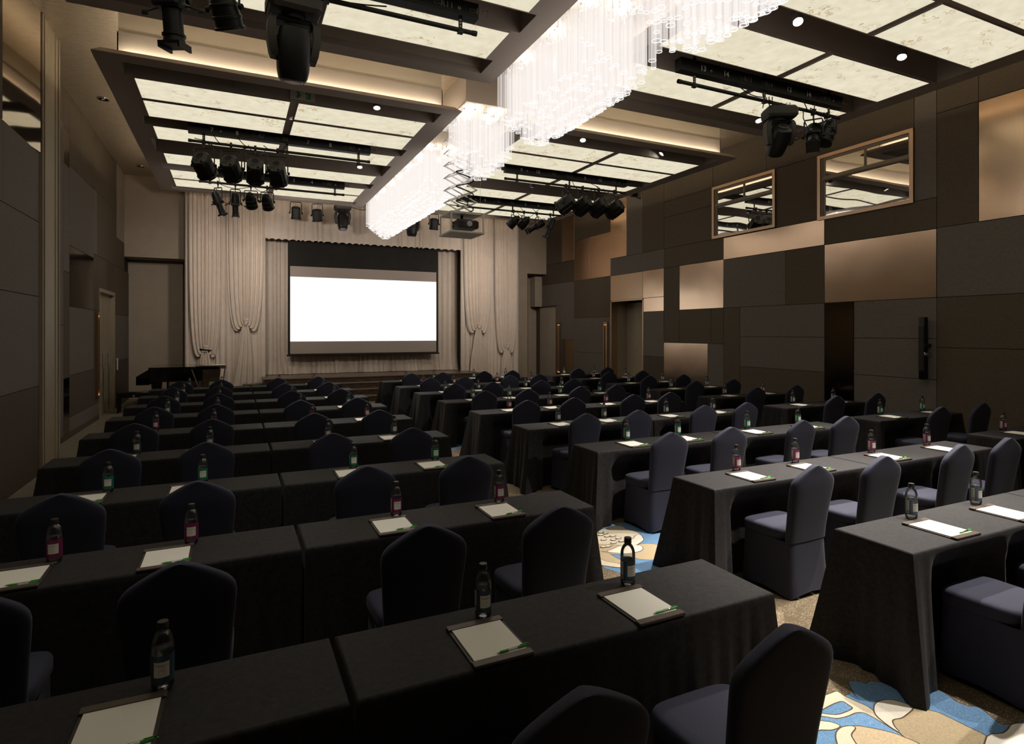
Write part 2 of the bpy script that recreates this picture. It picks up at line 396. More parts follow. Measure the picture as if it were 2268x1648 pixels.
CARPET = [
('blue', [(3.417, 4.943), (3.580, 4.935), (3.688, 4.709), (3.896, 4.546), (3.575, 4.094), (3.318, 3.823), (3.066, 3.765), (2.866, 3.809), (2.773, 3.990), (2.747, 4.065), (2.765, 4.102), (2.844, 4.046), (2.923, 4.102), (2.949, 4.326), (2.892, 4.415), (3.100, 4.747), (3.266, 4.895)]),
('tan', [(3.291, 4.368), (3.355, 4.371), (3.410, 4.354), (3.457, 4.323), (3.490, 4.263), (3.486, 4.200), (3.467, 4.155), (3.430, 4.121), (3.362, 4.091), (3.292, 4.054), (3.239, 4.030), (3.194, 4.036), (3.132, 4.080), (3.110, 4.110), (3.056, 4.230), (2.967, 4.292), (2.937, 4.358), (3.140, 4.406)]),
('cream', [(3.230, 4.847), (3.313, 4.860), (3.418, 4.889), (3.473, 4.873), (3.489, 4.829), (3.475, 4.771), (3.496, 4.709), (3.514, 4.638), (3.500, 4.571), (3.466, 4.491), (3.436, 4.446), (3.374, 4.407), (3.291, 4.368), (3.170, 4.411), (3.025, 4.513), (2.990, 4.565), (3.123, 4.760)]),
('tan', [(2.983, 4.541), (3.025, 4.513), (3.170, 4.411), (3.079, 4.381), (2.989, 4.354), (2.942, 4.366), (2.892, 4.415)]),
('white', [(3.382, 4.519), (3.435, 4.565), (3.469, 4.579), (3.498, 4.572), (3.466, 4.491), (3.436, 4.446), (3.374, 4.407), (3.291, 4.368), (3.249, 4.376), (3.265, 4.458)]),
('white', [(3.290, 4.366), (3.321, 4.332), (3.300, 4.276), (3.255, 4.240), (3.199, 4.229), (3.101, 4.234), (3.022, 4.287), (2.971, 4.347), (3.037, 4.369), (3.140, 4.406), (3.223, 4.400)]),
('tan', [(2.903, 4.369), (2.929, 4.346), (2.957, 4.307), (2.954, 4.203), (2.966, 4.110), (2.971, 4.023), (2.923, 3.991), (2.915, 4.040), (2.893, 4.088), (2.844, 4.149), (2.826, 4.205), (2.806, 4.253)]),
('cream', [(2.816, 4.239), (2.824, 4.196), (2.843, 4.147), (2.892, 4.086), (2.910, 4.033), (2.918, 3.984), (2.859, 4.012), (2.809, 4.052), (2.765, 4.102), (2.749, 4.137)]),
('blue', [(3.060, 2.159), (3.112, 2.140), (3.134, 2.110), (3.180, 2.113), (3.230, 2.070), (3.322, 2.011), (3.409, 1.946), (3.429, 1.889), (3.425, 1.853), (3.407, 1.807), (3.422, 1.756), (3.458, 1.730), (3.433, 1.666), (3.412, 1.603), (3.499, 1.582), (3.538, 1.560), (3.452, 1.484), (3.066, 1.458), (2.618, 1.606), (2.326, 1.807), (2.472, 1.946), (2.685, 2.086), (2.823, 2.146), (2.879, 2.120), (2.932, 2.086), (2.988, 2.087), (2.968, 2.041)]),
('cream', [(2.810, 2.125), (2.894, 2.131), (2.926, 2.126), (2.924, 2.080), (2.937, 2.019), (2.948, 1.979), (2.941, 1.939), (2.923, 1.898), (2.906, 1.833), (2.895, 1.784), (2.897, 1.837), (2.894, 1.928), (2.886, 1.953), (2.863, 1.968), (2.833, 1.973), (2.801, 1.972), (2.756, 1.976), (2.719, 1.986), (2.689, 2.012), (2.660, 2.038), (2.673, 2.049), (2.739, 2.001), (2.809, 1.993), (2.870, 1.999), (2.877, 2.030), (2.876, 2.062), (2.832, 2.069), (2.777, 2.067), (2.694, 2.064)]),
('cream', [(2.581, 2.026), (2.639, 1.995), (2.672, 1.967), (2.679, 1.936), (2.622, 1.936), (2.580, 1.956), (2.524, 1.982)]),
('tan', [(3.152, 1.875), (3.199, 1.826), (3.223, 1.794), (3.231, 1.753), (3.237, 1.670), (3.243, 1.590), (3.203, 1.543), (3.022, 1.512), (2.903, 1.567), (2.896, 1.688), (2.889, 1.749), (2.902, 1.789), (2.923, 1.825), (2.957, 1.856), (3.012, 1.848), (3.069, 1.854)]),
('white', [(2.976, 1.957), (3.029, 1.976), (3.090, 1.970), (3.128, 1.943), (3.149, 1.902), (3.144, 1.870), (3.069, 1.854), (3.012, 1.848), (2.957, 1.856), (2.916, 1.821), (2.898, 1.787), (2.903, 1.851), (2.926, 1.917)]),
('tan', [(2.736, 1.906), (2.803, 1.858), (2.862, 1.792), (2.882, 1.745), (2.896, 1.688), (2.844, 1.595), (2.549, 1.734), (2.626, 1.815), (2.675, 1.873)]),
('cream', [(2.618, 1.907), (2.667, 1.922), (2.704, 1.919), (2.731, 1.908), (2.729, 1.893), (2.669, 1.872), (2.637, 1.832), (2.586, 1.764), (2.527, 1.812), (2.570, 1.870)]),
('white', [(3.451, 1.581), (3.513, 1.562), (3.558, 1.510), (3.413, 1.430), (3.218, 1.419), (3.061, 1.493), (3.240, 1.584), (3.334, 1.566), (3.396, 1.571)]),
]
SEEDS = [(3.219, 4.74), (3.186, 4.664), (3.24, 4.645), (3.253, 4.579), (3.106, 4.602), (3.186, 4.564), (3.23, 4.498), (3.139, 4.493), (3.0, 4.45), (3.048, 4.444), (3.194, 4.783), (3.155, 4.721)]

# ------------------------------------------------------------------ the room
XL, XN, XR = -2.70, -2.37, 10.45
YB, YS, YE, ZC = -2.5, 19.2, 20.0, 6.24

# floor with its woven floral motifs (one carpet)
fl = MB()
fl.cur = 0; fl.box(-1.78, XR+.7, YB-.2, YE+.2, -.12, 0)
fl.cur = 5; fl.box(XL-.2, -1.78, YB-.2, YE+.2, -.12, 0)
KIND = {'blue':1,'cream':2,'white':3,'tan':4,'line':6}
def smooth_poly(p, n=3):
    out = []
    L = len(p)
    for i in range(L):
        a, b, c, d = (Vector((*p[(i+k-1) % L], 0)) for k in range(4))
        for k in range(n):
            t = k/n
            q = .5*((2*b) + (c-a)*t + (2*a-5*b+4*c-d)*t*t + (3*b-a-3*c+d)*t**3)
            out.append((q.x, q.y))
    return out
def grow(p, g):
    L = len(p); A = sum(p[i][0]*p[(i+1) % L][1]-p[(i+1) % L][0]*p[i][1] for i in range(L))
    s = 1 if A > 0 else -1; out = []
    for i in range(L):
        a = Vector(p[i-1]); c = Vector(p[(i+1) % L]); t = (c-a)
        if t.length < 1e-6: out.append(p[i]); continue
        t.normalize(); out.append((p[i][0]+s*t.y*g, p[i][1]-s*t.x*g))
    return out
def flat(p, z, k):
    fl.cur = KIND[k]
    A = sum(p[i][0]*p[(i+1) % len(p)][1]-p[(i+1) % len(p)][0]*p[i][1] for i in range(len(p)))
    if A < 0: p = p[::-1]
    from mathutils.geometry import tessellate_polygon
    tris = tessellate_polygon([[Vector((x,y,0)) for x,y in p]])
    fl.add([(x,y,z) for x,y in p], [tuple(t) for t in tris])
for dx, dy in ((0,0), (.05,5.4), (.0,10.8), (-.1,-5.4), (4.0,0.6), (4.0,6.2), (4.05,11.5)):
    z = .0004
    for k, pts in CARPET:
        p = smooth_poly([(x+dx, y+dy) for x, y in pts])
        flat(grow(p, .0065), z, 'line'); z += .0002
        flat(p, z, k); z += .0002
    for sx, sy in SEEDS:
        for r, k in ((.036,'line'), (.028,'white')):
            p = [(sx+dx+r*math.cos(i*PI/3)*1.0, sy+dy+r*math.sin(i*PI/3)*.62) for i in range(6)]
            flat(p, z + (.0002 if k == 'white' else 0), k)
floor = fl.build('floor', [M['carpet'],M['carpet_blue'],M['carpet_cream'],M['carpet_white'],M['carpet_tan'],M['carpet_edge'],M['carpet_line']], smooth=0)
structure(floor, 'patterned brown carpet with blue and cream flowers', 'floor')

# upper ceiling and the four coffers that hang below it
ce = MB(); ce.box(XL-.3, XR+.3, YB-.2, YE+.2, ZC, ZC+.12)
ceiling = structure(ce.build('ceiling', M['side_ceiling']), 'brushed bronze ceiling above four hanging coffers', 'ceiling')

ZS = 5.5
def coffer(x0, x1, y0, y1, groups, side, end):
    """y0 nearer, y1 farther; groups = lists of panel rows (ya,yb) that share one light box"""
    mb = MB()
    def ring(i, z): return [(x0+i,y0+i,z),(x1-i,y0+i,z),(x1-i,y1-i,z),(x0+i,y1-i,z)]
    mb.loft([ring(.0,ZS), ring(.095,ZS+.085), ring(.26,ZS+.085)])            # bevelled lip
    e = .265
    mb.box(x0+.004, x0+e, y0+.004, y1-.004, ZS, ZS+.006); mb.box(x1-e, x1-.004, y0+.004, y1-.004, ZS, ZS+.006)
    ya0 = min(g[0][0] for g in groups); yb1 = max(g[-1][1] for g in groups)
    mb.box(x0+e, x1-e, y0+.004, y0+.26, ZS, ZS+.006); mb.box(x0+e, x1-e, y1-.26, y1-.004, ZS, ZS+.006)
    # recess walls and back
    mb.box(x0+.25, x0+e, y0+.25, y1-.25, ZS+.006, 5.88); mb.box(x1-e, x1-.25, y0+.25, y1-.25, ZS+.006, 5.88)
    mb.box(x0+.25, x1-.25, y0+.25, y0+.26, ZS+.006, 5.88); mb.box(x0+.25, x1-.25, y1-.26, y1-.25, ZS+.006, 5.88)
    mb.box(x0+.25, x1-.25, y0+.25, y1-.25, 5.88, 5.90)
    for g in groups:
        mb.box(x0+e, x1-e, g[0][0]-.02, g[-1][1]+.02, ZS, 5.88)
    o = mb.build('coffer', M['soffit'], ceiling, smooth=0)
    wb = MB()
    wb.box(x0+.26, x1-.26, y0+.26, y1-.26, 5.90, ZC)
    for a in (y0+.262, y1-.262): wb.box(x0+.26, x1-.26, min(a, a+.003), max(a, a+.003), ZS+.085, 5.90)
    for a in (x0+.262, x1-.262): wb.box(a-.0015, a+.0015, y0+.26, y1-.26, ZS+.085, 5.90)
    wb.build('cove_wall', M['white_paint'], o, smooth=0)
    cv = MB()
    i, jn = .175, .20
    cv.box(x0+.3, x1-.3, y0+i, y0+jn, ZS+.088, ZS+.10); cv.box(x0+.3, x1-.3, y1-jn, y1-i, ZS+.088, ZS+.10)
    cv.box(x0+i, x0+jn, y0+.3, y1-.3, ZS+.088, ZS+.10); cv.box(x1-jn, x1-i, y0+.3, y1-.3, ZS+.088, ZS+.10)
    cv.build('cove_lamp', M['cove'], o, smooth=0)
    mid = (x0+x1)/2 - .0; rows = [r for g in groups for r in g]
    if end == 'near': rows = rows[::-1]           # number the rows from the camera end
    rows = sorted(rows)
    for k, (ya, yb) in enumerate(rows):
        for h, (xa, xb) in enumerate(((x0+.37, mid-.05), (mid+.05, x1-.37))):
            if end == 'near' and yb < 1.2: continue
            d = MB(); d.box(xa+.014, xb-.014, ya+.014, yb-.014, ZS-.010, ZS-.002)
            t = empty('ceiling_light_panel', ((xa+xb)/2, (ya+yb)/2, ZS))
            L = 'glowing marbled panel, %s %s coffer, %s row from the stage, %s half' % ('nearer' if end == 'near' else 'farther', side, ORD[len(rows)-1-k], (('wall','chandelier') if side == 'left' else ('chandelier','wall'))[h])
            tag(t, L, 'ceiling light', 'marbled light panels in the %s %s coffer' % ('nearer' if end == 'near' else 'farther', side))
            mt = Matrix.Translation((-(xa+xb)/2, -(ya+yb)/2, -ZS))
            d.xf(mt).build('diffuser', M['onyx'], t, smooth=0)
            f = MB()
            f.box(xa, xb, ya, ya+.014, ZS-.014, ZS-.001); f.box(xa, xb, yb-.014, yb, ZS-.014, ZS-.001)
            f.box(xa, xa+.014, ya+.014, yb-.014, ZS-.014, ZS-.001); f.box(xb-.014, xb, ya+.014, yb-.014, ZS-.014, ZS-.001)
            f.xf(mt).build('trim_frame', M['soffit'], t, smooth=0)
    return o
FAR = [[(9.76,10.565),(10.64,11.42)], [(11.90,12.68)], [(13.62,14.44)], [(14.95,15.75),(15.83,16.61)]]
NEAR = [[(6.39,7.15)], [(5.12,5.91)], [(2.96,3.76),(3.82,4.61)], [(1.66,2.48)], [(.41,1.2)]]
NEAR = [[(a,b) for a,b in g] for g in NEAR]
LX0, LX1, RX0, RX1 = -1.634, 3.365, 4.41, 9.41
coffer(LX0, LX1, 9.04, 17.25, FAR, 'left', 'far')
coffer(RX0, RX1, 9.04, 17.25, FAR, 'right', 'far')
coffer(LX0, LX1, -.34, 7.86, [sorted(g) for g in NEAR][::-1], 'left', 'near')
coffer(RX0, RX1, -.34, 7.86, [sorted(g) for g in NEAR][::-1], 'right', 'near')
tr = MB()
tr.box(3.46, 4.32, 9.126, 17.2, 5.73, ZC); tr.box(3.46, 4.32, -.3, 7.80, 5.73, ZC)
tr.build('chandelier_trough', M['soffit'], ceiling, smooth=0)
fw = MB()
fw.box(3.48, 4.30, 9.14, 17.18, 5.722, 5.73); fw.box(3.48, 4.30, -.28, 7.78, 5.722, 5.73)
fw.build('trough_lining', M['white_paint'], ceiling, smooth=0)

# walls
def panel_wall(o, x, face, items):
    """wall panels: (y_far, y_near, z0, z1, material, name); face +1 looks to +x, -1 to -x"""
    for ya, yb, z0, z1, mt, nm in items:
        g = .004
        y0, y1 = min(ya,yb)+g, max(ya,yb)-g
        mb = MB()
        xa, xb = (x-.012, x+.012) if face > 0 else (x-.012, x+.012)
        mb.bbox(xa, xb, y0, y1, z0+g, z1-g, .003)
        p = mb.build(nm, M[mt], o, smooth=0)
        if nm == 'copper_panel': p['label'] = 'brushed copper wall panel'
        elif nm == 'mirror_panel': p['label'] = 'dark reflecting bronze wall panel'

wr = MB()
xa, xb = XR+.012, XR+.14
for y0, y1, z0, z1 in ((YB,13.54,0,ZC),(15.08,18.48,0,ZC),(13.54,15.08,2.86,ZC),(18.48,20.02,2.86,ZC)):
    wr.box(xa, xb, y0, y1, z0, z1)
wall_right = structure(wr.build('wall_right', M['seam'], smooth=0), 'dark fabric wall with brushed copper panels', 'wall')
D, G, B, C, CD, MR = ('fab_dark','fabric_panel'), ('fab_grey','fabric_panel'), ('fab_brown','fabric_panel'), ('copper','copper_panel'), ('copper_dim','copper_panel'), ('bronze_mirror','mirror_panel')
R = []
def rp(ya, yb, z0, z1, k): R.append((ya, yb, z0, z1, *k))
rp(20.0,18.6,4.37,ZC,D); rp(18.6,18.07,4.37,ZC,D); rp(20.0,18.07,3.65,4.37,B); rp(20.0,18.07,2.87,3.65,G); rp(18.47,18.07,0,2.87,G)
rp(18.07,17.24,4.364,ZC,CD); rp(18.07,17.24,3.636,4.364,B); rp(18.07,17.24,1.66,3.636,G); rp(18.07,17.82,0,1.66,B); rp(17.82,17.24,0,1.66,CD)
rp(17.24,15.106,4.989,ZC,D); rp(17.24,16.292,3.636,4.989,C); rp(16.292,15.106,3.636,4.989,C); rp(17.24,15.106,2.39,3.636,D)
rp(17.24,15.106,1.25,2.39,G); rp(17.24,15.106,0,1.25,G)
rp(15.106,14.29,4.154,ZC,C); rp(14.29,13.53,4.15,ZC,G); rp(13.53,12.617,4.15,ZC,D); rp(15.106,12.617,3.63,4.15,G)
rp(15.106,13.53,2.87,3.63,CD); rp(13.53,12.627,2.87,3.63,C); rp(13.53,12.627,2.484,2.87,C); rp(13.53,12.627,1.25,2.484,G); rp(13.53,12.627,0,1.25,B)
rp(12.617,10.84,5.39,ZC,D); rp(12.617,10.84,4.974,5.39,D); rp(12.617,10.84,4.145,4.974,D); rp(12.617,10.494,3.63,4.145,D)
rp(12.617,12.012,1.64,3.63,D); rp(12.012,10.494,2.489,3.63,C); rp(12.012,10.9,1.64,2.489,D); rp(10.9,10.494,1.64,2.489,D)
rp(12.627,11.002,0,1.64,C); rp(11.002,10.494,0,1.64,G)
rp(10.494,7.865,3.621,4.134,C); rp(10.494,8.765,2.487,3.621,G); rp(8.765,7.865,2.487,3.621,D); rp(10.494,9.995,0,2.487,D)
rp(9.995,7.865,1.819,2.487,G); rp(9.995,7.865,1.14,1.819,G); rp(9.995,7.865,0,1.14,D)
rp(7.865,5.826,2.49,3.621,C); rp(7.865,5.826,3.621,4.134,D); rp(7.865,7.259,0,2.49,MR)
rp(7.259,5.826,1.813,2.49,G); rp(7.259,5.826,1.138,1.813,G); rp(7.259,5.826,0,1.138,G)
rp(10.84,9.26,5.39,ZC,D); rp(9.26,6.18,5.39,ZC,D); rp(9.008,8.0,4.134,5.39,D)
rp(6.18,5.826,4.134,ZC,G)
rp(5.826,5.223,3.63,5.5,D); rp(5.826,5.223,5.5,ZC,D); rp(5.223,3.2,3.63,5.483,C); rp(5.223,3.2,5.483,ZC,D)
rp(5.826,3.2,2.49,3.63,G); rp(5.826,3.2,1.67,2.49,D); rp(5.826,3.2,0,1.67,D)
rp(3.2,.6,0,2.49,G); rp(3.2,.6,2.49,4.134,D); rp(3.2,.6,4.134,ZC,D); rp(.6,-2.5,0,2.49,D); rp(.6,-2.5,2.49,ZC,G)
panel_wall(wall_right, XR, -1, R)

# the two windows high in the right wall
def window(n, yf, yn, z0, z1):
    x = XR
    t = structure(empty('window_%d' % n, (x, (yf+yn)/2, z0)), '%s copper framed window with two small upper panes' % ('farther' if n == 1 else 'nearer'), 'window')
    mt = Matrix.Translation((-x, -(yf+yn)/2, -z0))
    w_ = .065; xo = x-.045
    f = MB()
    f.box(xo, x+.012, yn, yf, z1-w_, z1); f.box(xo, x+.012, yn, yf, z0, z0+w_)
    f.box(xo, x+.012, yn, yn+w_, z0+w_, z1-w_); f.box(xo, x+.012, yf-w_, yf, z0+w_, z1-w_)
    f.xf(mt).build('window_frame', M['frame_copper'], t, smooth=0)
    a, b, c, d = yn+w_, yf-w_, z0+w_, z1-w_
    zt = c+(d-c)*.62; ym = (a+b-.1)/2
    s = MB(); q = .028; xs0, xs1 = x-.022, x+.006
    s.box(xs0, xs1, a, b, d-.05, d); s.box(xs0, xs1, b-.085, b, c, d-.05); s.box(xs0-.01, xs1-.012, b-.05, b-.03, c, d)
    s.box(xs0-.012, xs1, a, b-.03, zt, zt+.07); s.box(xs0-.016, xs1, a, b-.03, zt-.02, zt-.01)
    s.box(xs0, xs1, a, a+q, zt+.07, d-.05); s.box(xs0, xs1, ym-.018, ym+.018, zt+.07, d-.05)
    s.xf(mt).build('window_sash', M['frame_metal'], t, smooth=0)
    for p in ((a, b-.08, c, zt-.01), (a+q, ym-.018, zt+.07, d-.05), (ym+.018, b-.085, zt+.07, d-.05)):
        g = MB(); g.box(x-.006, x+.004, *p); g.xf(mt).build('pane', M['pane'], t, smooth=0)
window(1, 10.837, 9.008, 4.15, 5.388)
window(2, 8.0, 6.18, 4.115, 5.382)

# doorway with a set-back door leaf in the right wall
def door_right():
    t = structure(empty('door_1', (XR, 14.3, 0)), 'pale limed door set back in a copper doorway', 'door')
    mt = Matrix.Translation((-XR, -14.3, 0))
    y0, y1, zt, xd = 13.54, 15.08, 2.86, 11.0
    f = MB(); f.box(XR-.02, XR+.02, y1-.03, y1+.01, 0, zt); f.box(XR-.02, XR+.02, y0-.04, y0, 0, zt); f.box(XR-.02, XR+.02, y0-.04, y1+.01, zt-.03, zt+.01)
    f.xf(mt).build('door_frame', M['frame_copper'], t, smooth=0)
    j = MB(); j.box(XR+.02, XR+.22, y1-.02, y1+.02, 0, zt); j.xf(mt).build('bronze_jamb', M['copper_dim'], t, smooth=0)
    j = MB(); j.box(XR+.22, xd+.06, y1-.02, y1+.02, 0, zt); j.box(XR+.02, xd+.06, y0-.02, y0+.004, 0, zt); j.box(XR+.02, xd+.06, y0, y1, zt, zt+.04)
    j.xf(mt).build('jamb', M['beige_wall'], t, smooth=0)
    l = MB(); l.box(xd, xd+.05, y0, y1-.03, .005, zt-.06); l.xf(mt).build('door_leaf', M['beige_wood'], t, smooth=0)
    h = MB(); h.box(xd-.05, xd-.03, 14.02, 14.10, .45, 1.65); h.box(xd-.03, xd, 14.04, 14.08, .6, .64); h.box(xd-.03, xd, 14.04, 14.08, 1.46, 1.5)
    h.xf(mt).build('door_handle', M['copper_dim'], t, smooth=0)
door_right()
def door_alcove():
    t = structure(empty('door_2', (XR, 19.2, 0)), 'plain pale door in the right corner by the stage', 'door')
    mt = Matrix.Translation((-XR, -19.2, 0))
    l = MB(); l.box(XR+.02, XR+.06, 18.50, 19.75, .005, 2.83); l.xf(mt).build('door_leaf', M['beige_wall'], t, smooth=0)
    f = MB(); f.box(XR-.012, XR+.08, 18.47, 18.50, 0, 2.86); f.box(XR-.012, XR+.08, 19.75, 20.0, 0, 2.86); f.box(XR-.012, XR+.08, 18.47, 20.0, 2.83, 2.87)
    f.xf(mt).build('door_frame', M['fab_brown'], t, smooth=0)
door_alcove()
hd = MB(); hd.box(10.15, XR-.012, 19.55, 19.93, 2.86, 3.98); structure(hd.build('trim_1', M['beige_wall'], smooth=0), 'boxed beam over the corner door', 'trim')

# left wall: near part, pilaster, set-back far part
wl = MB(); wl.box(XN-.45, XN-.012, YB, 8.53, 0, ZC); wl.box(XN-.45, XN-.012, 8.53, 9.94, 0, 4.33); wl.box(XN-.45, XN-.25, 8.53, 9.94, 4.33, ZC); wl.box(XL-.14, XL-.012, 9.94, 15.76, 0, ZC); wl.box(XL-.14, XL-.012, 17.68, YE, 0, ZC); wl.box(XL-.14, XL-.012, 15.76, 17.68, 2.9, ZC)
wall_left = structure(wl.build('wall_left', M['seam'], smooth=0), 'dark fabric wall with bronze mirror panels', 'wall')
WM = ('wall_mirror','mirror_panel')
L = [(8.53,5.0,4.335,ZC,*D),(9.93,8.53,3.40,4.335,*G),(8.53,5.0,3.40,4.335,*G),(9.93,5.0,2.4,3.40,*G),(9.93,5.0,1.2,2.4,*G),(9.93,5.0,0,1.2,*B),
     (5.0,1.0,0,2.4,*G),(5.0,1.0,2.4,ZC,*D),(1.0,-2.5,0,ZC,*D)]
panel_wall(wall_left, XN, 1, L)
mm = MB(); mm.bbox(-.012,.0,-1.40,0,4.34,ZC-.004,.003)
mm = mm.xf(Matrix.Translation((XN+.035,9.93,0)) @ Matrix.Rotation(math.radians(-5.5),4,'Z')).build('mirror_panel', M['wall_mirror'], wall_left, smooth=0)
mm['label'] = 'bronze mirror panel set at a slight angle'
L = [(12.76,10.83,0,2.05,*G),(12.76,10.83,2.05,5.6,*G),(12.76,10.83,5.6,ZC,*D),
     (13.172,12.76,0,1.1,*MR),(13.172,12.76,1.1,3.0,*B),(13.172,12.76,3.0,4.9,*G),(13.172,12.76,4.9,5.55,*MR),(13.172,12.76,5.55,ZC,*D),
     (15.246,13.172,0,.36,*G),(15.246,13.172,.36,1.13,*B),(15.246,13.172,1.13,2.39,*G),(15.246,13.172,2.39,3.5,*MR),(15.246,13.172,3.5,4.97,*G),(15.246,14.1,4.97,ZC,*D),(14.1,13.172,4.97,ZC,*D),
     (15.76,15.246,0,.36,*G),(15.76,15.246,.36,2.39,*B),(15.76,15.246,2.39,3.6,*D),(15.6,15.246,3.6,5.0,*G),(17.68,15.6,3.6,5.0,*D),(17.68,15.246,5.0,ZC,*D),
     (16.7,15.76,2.9,3.6,*D),(17.68,16.7,2.9,3.6,*B),(19.95,17.68,0,1.18,*B),(19.95,17.68,1.18,2.37,*G),(19.95,17.68,2.37,3.6,*D),(18.0,17.68,3.6,ZC,*D),(19.2,18.0,3.6,4.35,*D)]
panel_wall(wall_left, XL, 1, L)
bl = MB(); bl.bbox(XL-.012, XL+.012, 18.0, 19.19, 4.35, ZC, .003); bl.build('plaster_return', M['beige_wall'], wall_left, smooth=0)
pc = MB(); pc.box(XL-.02, -2.335, 9.945, 10.80, 0, ZC)
pil = structure(pc.build('trim_2', M['beige_wood'], smooth=0), 'pale limed pilaster of the folding wall', 'pilaster')
e_ = MB(); e_.box(-2.38, -2.322, 9.935, 9.975, 0, ZC); e_.box(-2.345, -2.318, 10.03, 10.04, 0, ZC); e_.box(-2.38, -2.318, 10.76, 10.81, 0, ZC); e_.box(-2.345, -2.326, 10.60, 10.62, 0, ZC)
e_.build('edge_trim', M['beige_wall'], pil, smooth=0)
bs = MB(); bs.box(XL-.0, XL+.025, 10.82, 15.74, 0, .10); bs.box(XL, XL+.025, 17.7, 19.2, 0, .10)
structure(bs.build('baseboard_left', M['fab_brown'], smooth=0), 'low dark baseboard along the left wall', 'baseboard')

def door_left():
    y0, y1, zt = 15.76, 17.68, 2.9
    t = structure(empty('door_3', (XL, (y0+y1)/2, 0)), 'pale limed double door in the left wall', 'door')
    mt = Matrix.Translation((-XL, -(y0+y1)/2, 0))
    f = MB(); f.box(XL-.14, XL+.03, y0, y0+.07, 0, zt); f.box(XL-.14, XL+.03, y1-.07, y1, 0, zt); f.box(XL-.14, XL+.03, y0+.07, y1-.07, zt-.08, zt)
    f.xf(mt).build('door_frame', M['beige_wood'], t, smooth=0)
    for a, b in ((y0+.07, 16.715), (16.725, y1-.07)):
        l = MB(); l.box(XL-.12, XL-.07, a, b, .005, zt-.08); l.xf(mt).build('door_leaf', M['beige_wood'], t, smooth=0)
    for y in (16.32, 16.98):
        h = MB(); h.tube([(XL-.0,y,.08),(XL-.0,y,1.42)], .017, 8); h.tube([(XL-.07,y,.35),(XL,y,.35)], .01, 6); h.tube([(XL-.07,y,1.15),(XL,y,1.15)], .01, 6)
        h.xf(mt).build('door_handle', M['steel'], t)
door_left()

# far wall: bulkheads over two alcoves, and the wall behind the drapes
ws = MB()
ws.box(XL-.2, XR+.2, YE, YE+.12, 0, ZC)
ws.box(XL-.012, -1.15, YS, YE, 3.99, ZC); ws.box(9.27, XR+.012, YS, YE, 4.04, ZC); ws.box(9.0, 9.655, YS, YE, 0, 4.04)
ws.box(-1.15, -1.0, YS, YE, 0, ZC)
structure(ws.build('wall_stage', M['beige_wall'], smooth=0), 'beige plaster wall behind the stage drapes', 'wall')
hp = MB(); hp.box(9.32, 9.62, YS-.008, YS, .12, .42); hp.build('access_panel', M['beige_wall'], bpy.data.objects['wall_stage'], smooth=0)
wb = MB(); wb.box(XL-.3, XR+.2, YB-.12, YB, 0, ZC)
structure(wb.build('wall_back', M['fab_dark'], smooth=0), 'dark fabric wall behind the camera', 'wall')

# stage platform with centre steps
st = MB()
st.cur = 0; st.box(.78, 7.2, 17.75, YE-.02, .0, .58)
st.cur = 1; st.box(.76, 7.22, 17.73, YE-.02, .58, .62)
st.cur = 0; st.box(.25, .78, 18.2, YE-.02, 0, .44)
st.cur = 2; st.box(.76, 7.22, 17.722, 17.732, .60, .622)
stage = structure(st.build('trim_3', [M['wood'],M['wood_top'],M['wood_nose']], smooth=0), 'low walnut stage in front of the drapes', 'stage')
sp = MB()
for k, z in enumerate((.155,.31,.465)):
    sp.cur = 0; sp.box(2.1, 5.9, 16.55+.38*k, 17.72, z-.155, z-.02)
    sp.cur = 1; sp.box(2.1, 5.9, 16.54+.38*k, 17.72, z-.02, z)
    sp.cur = 2; sp.box(2.1, 5.9, 16.53+.38*k, 16.545+.38*k, z-.014, z+.001)
sp.build('stair_steps', [M['wood'],M['wood_top'],M['wood_nose']], stage, smooth=0)

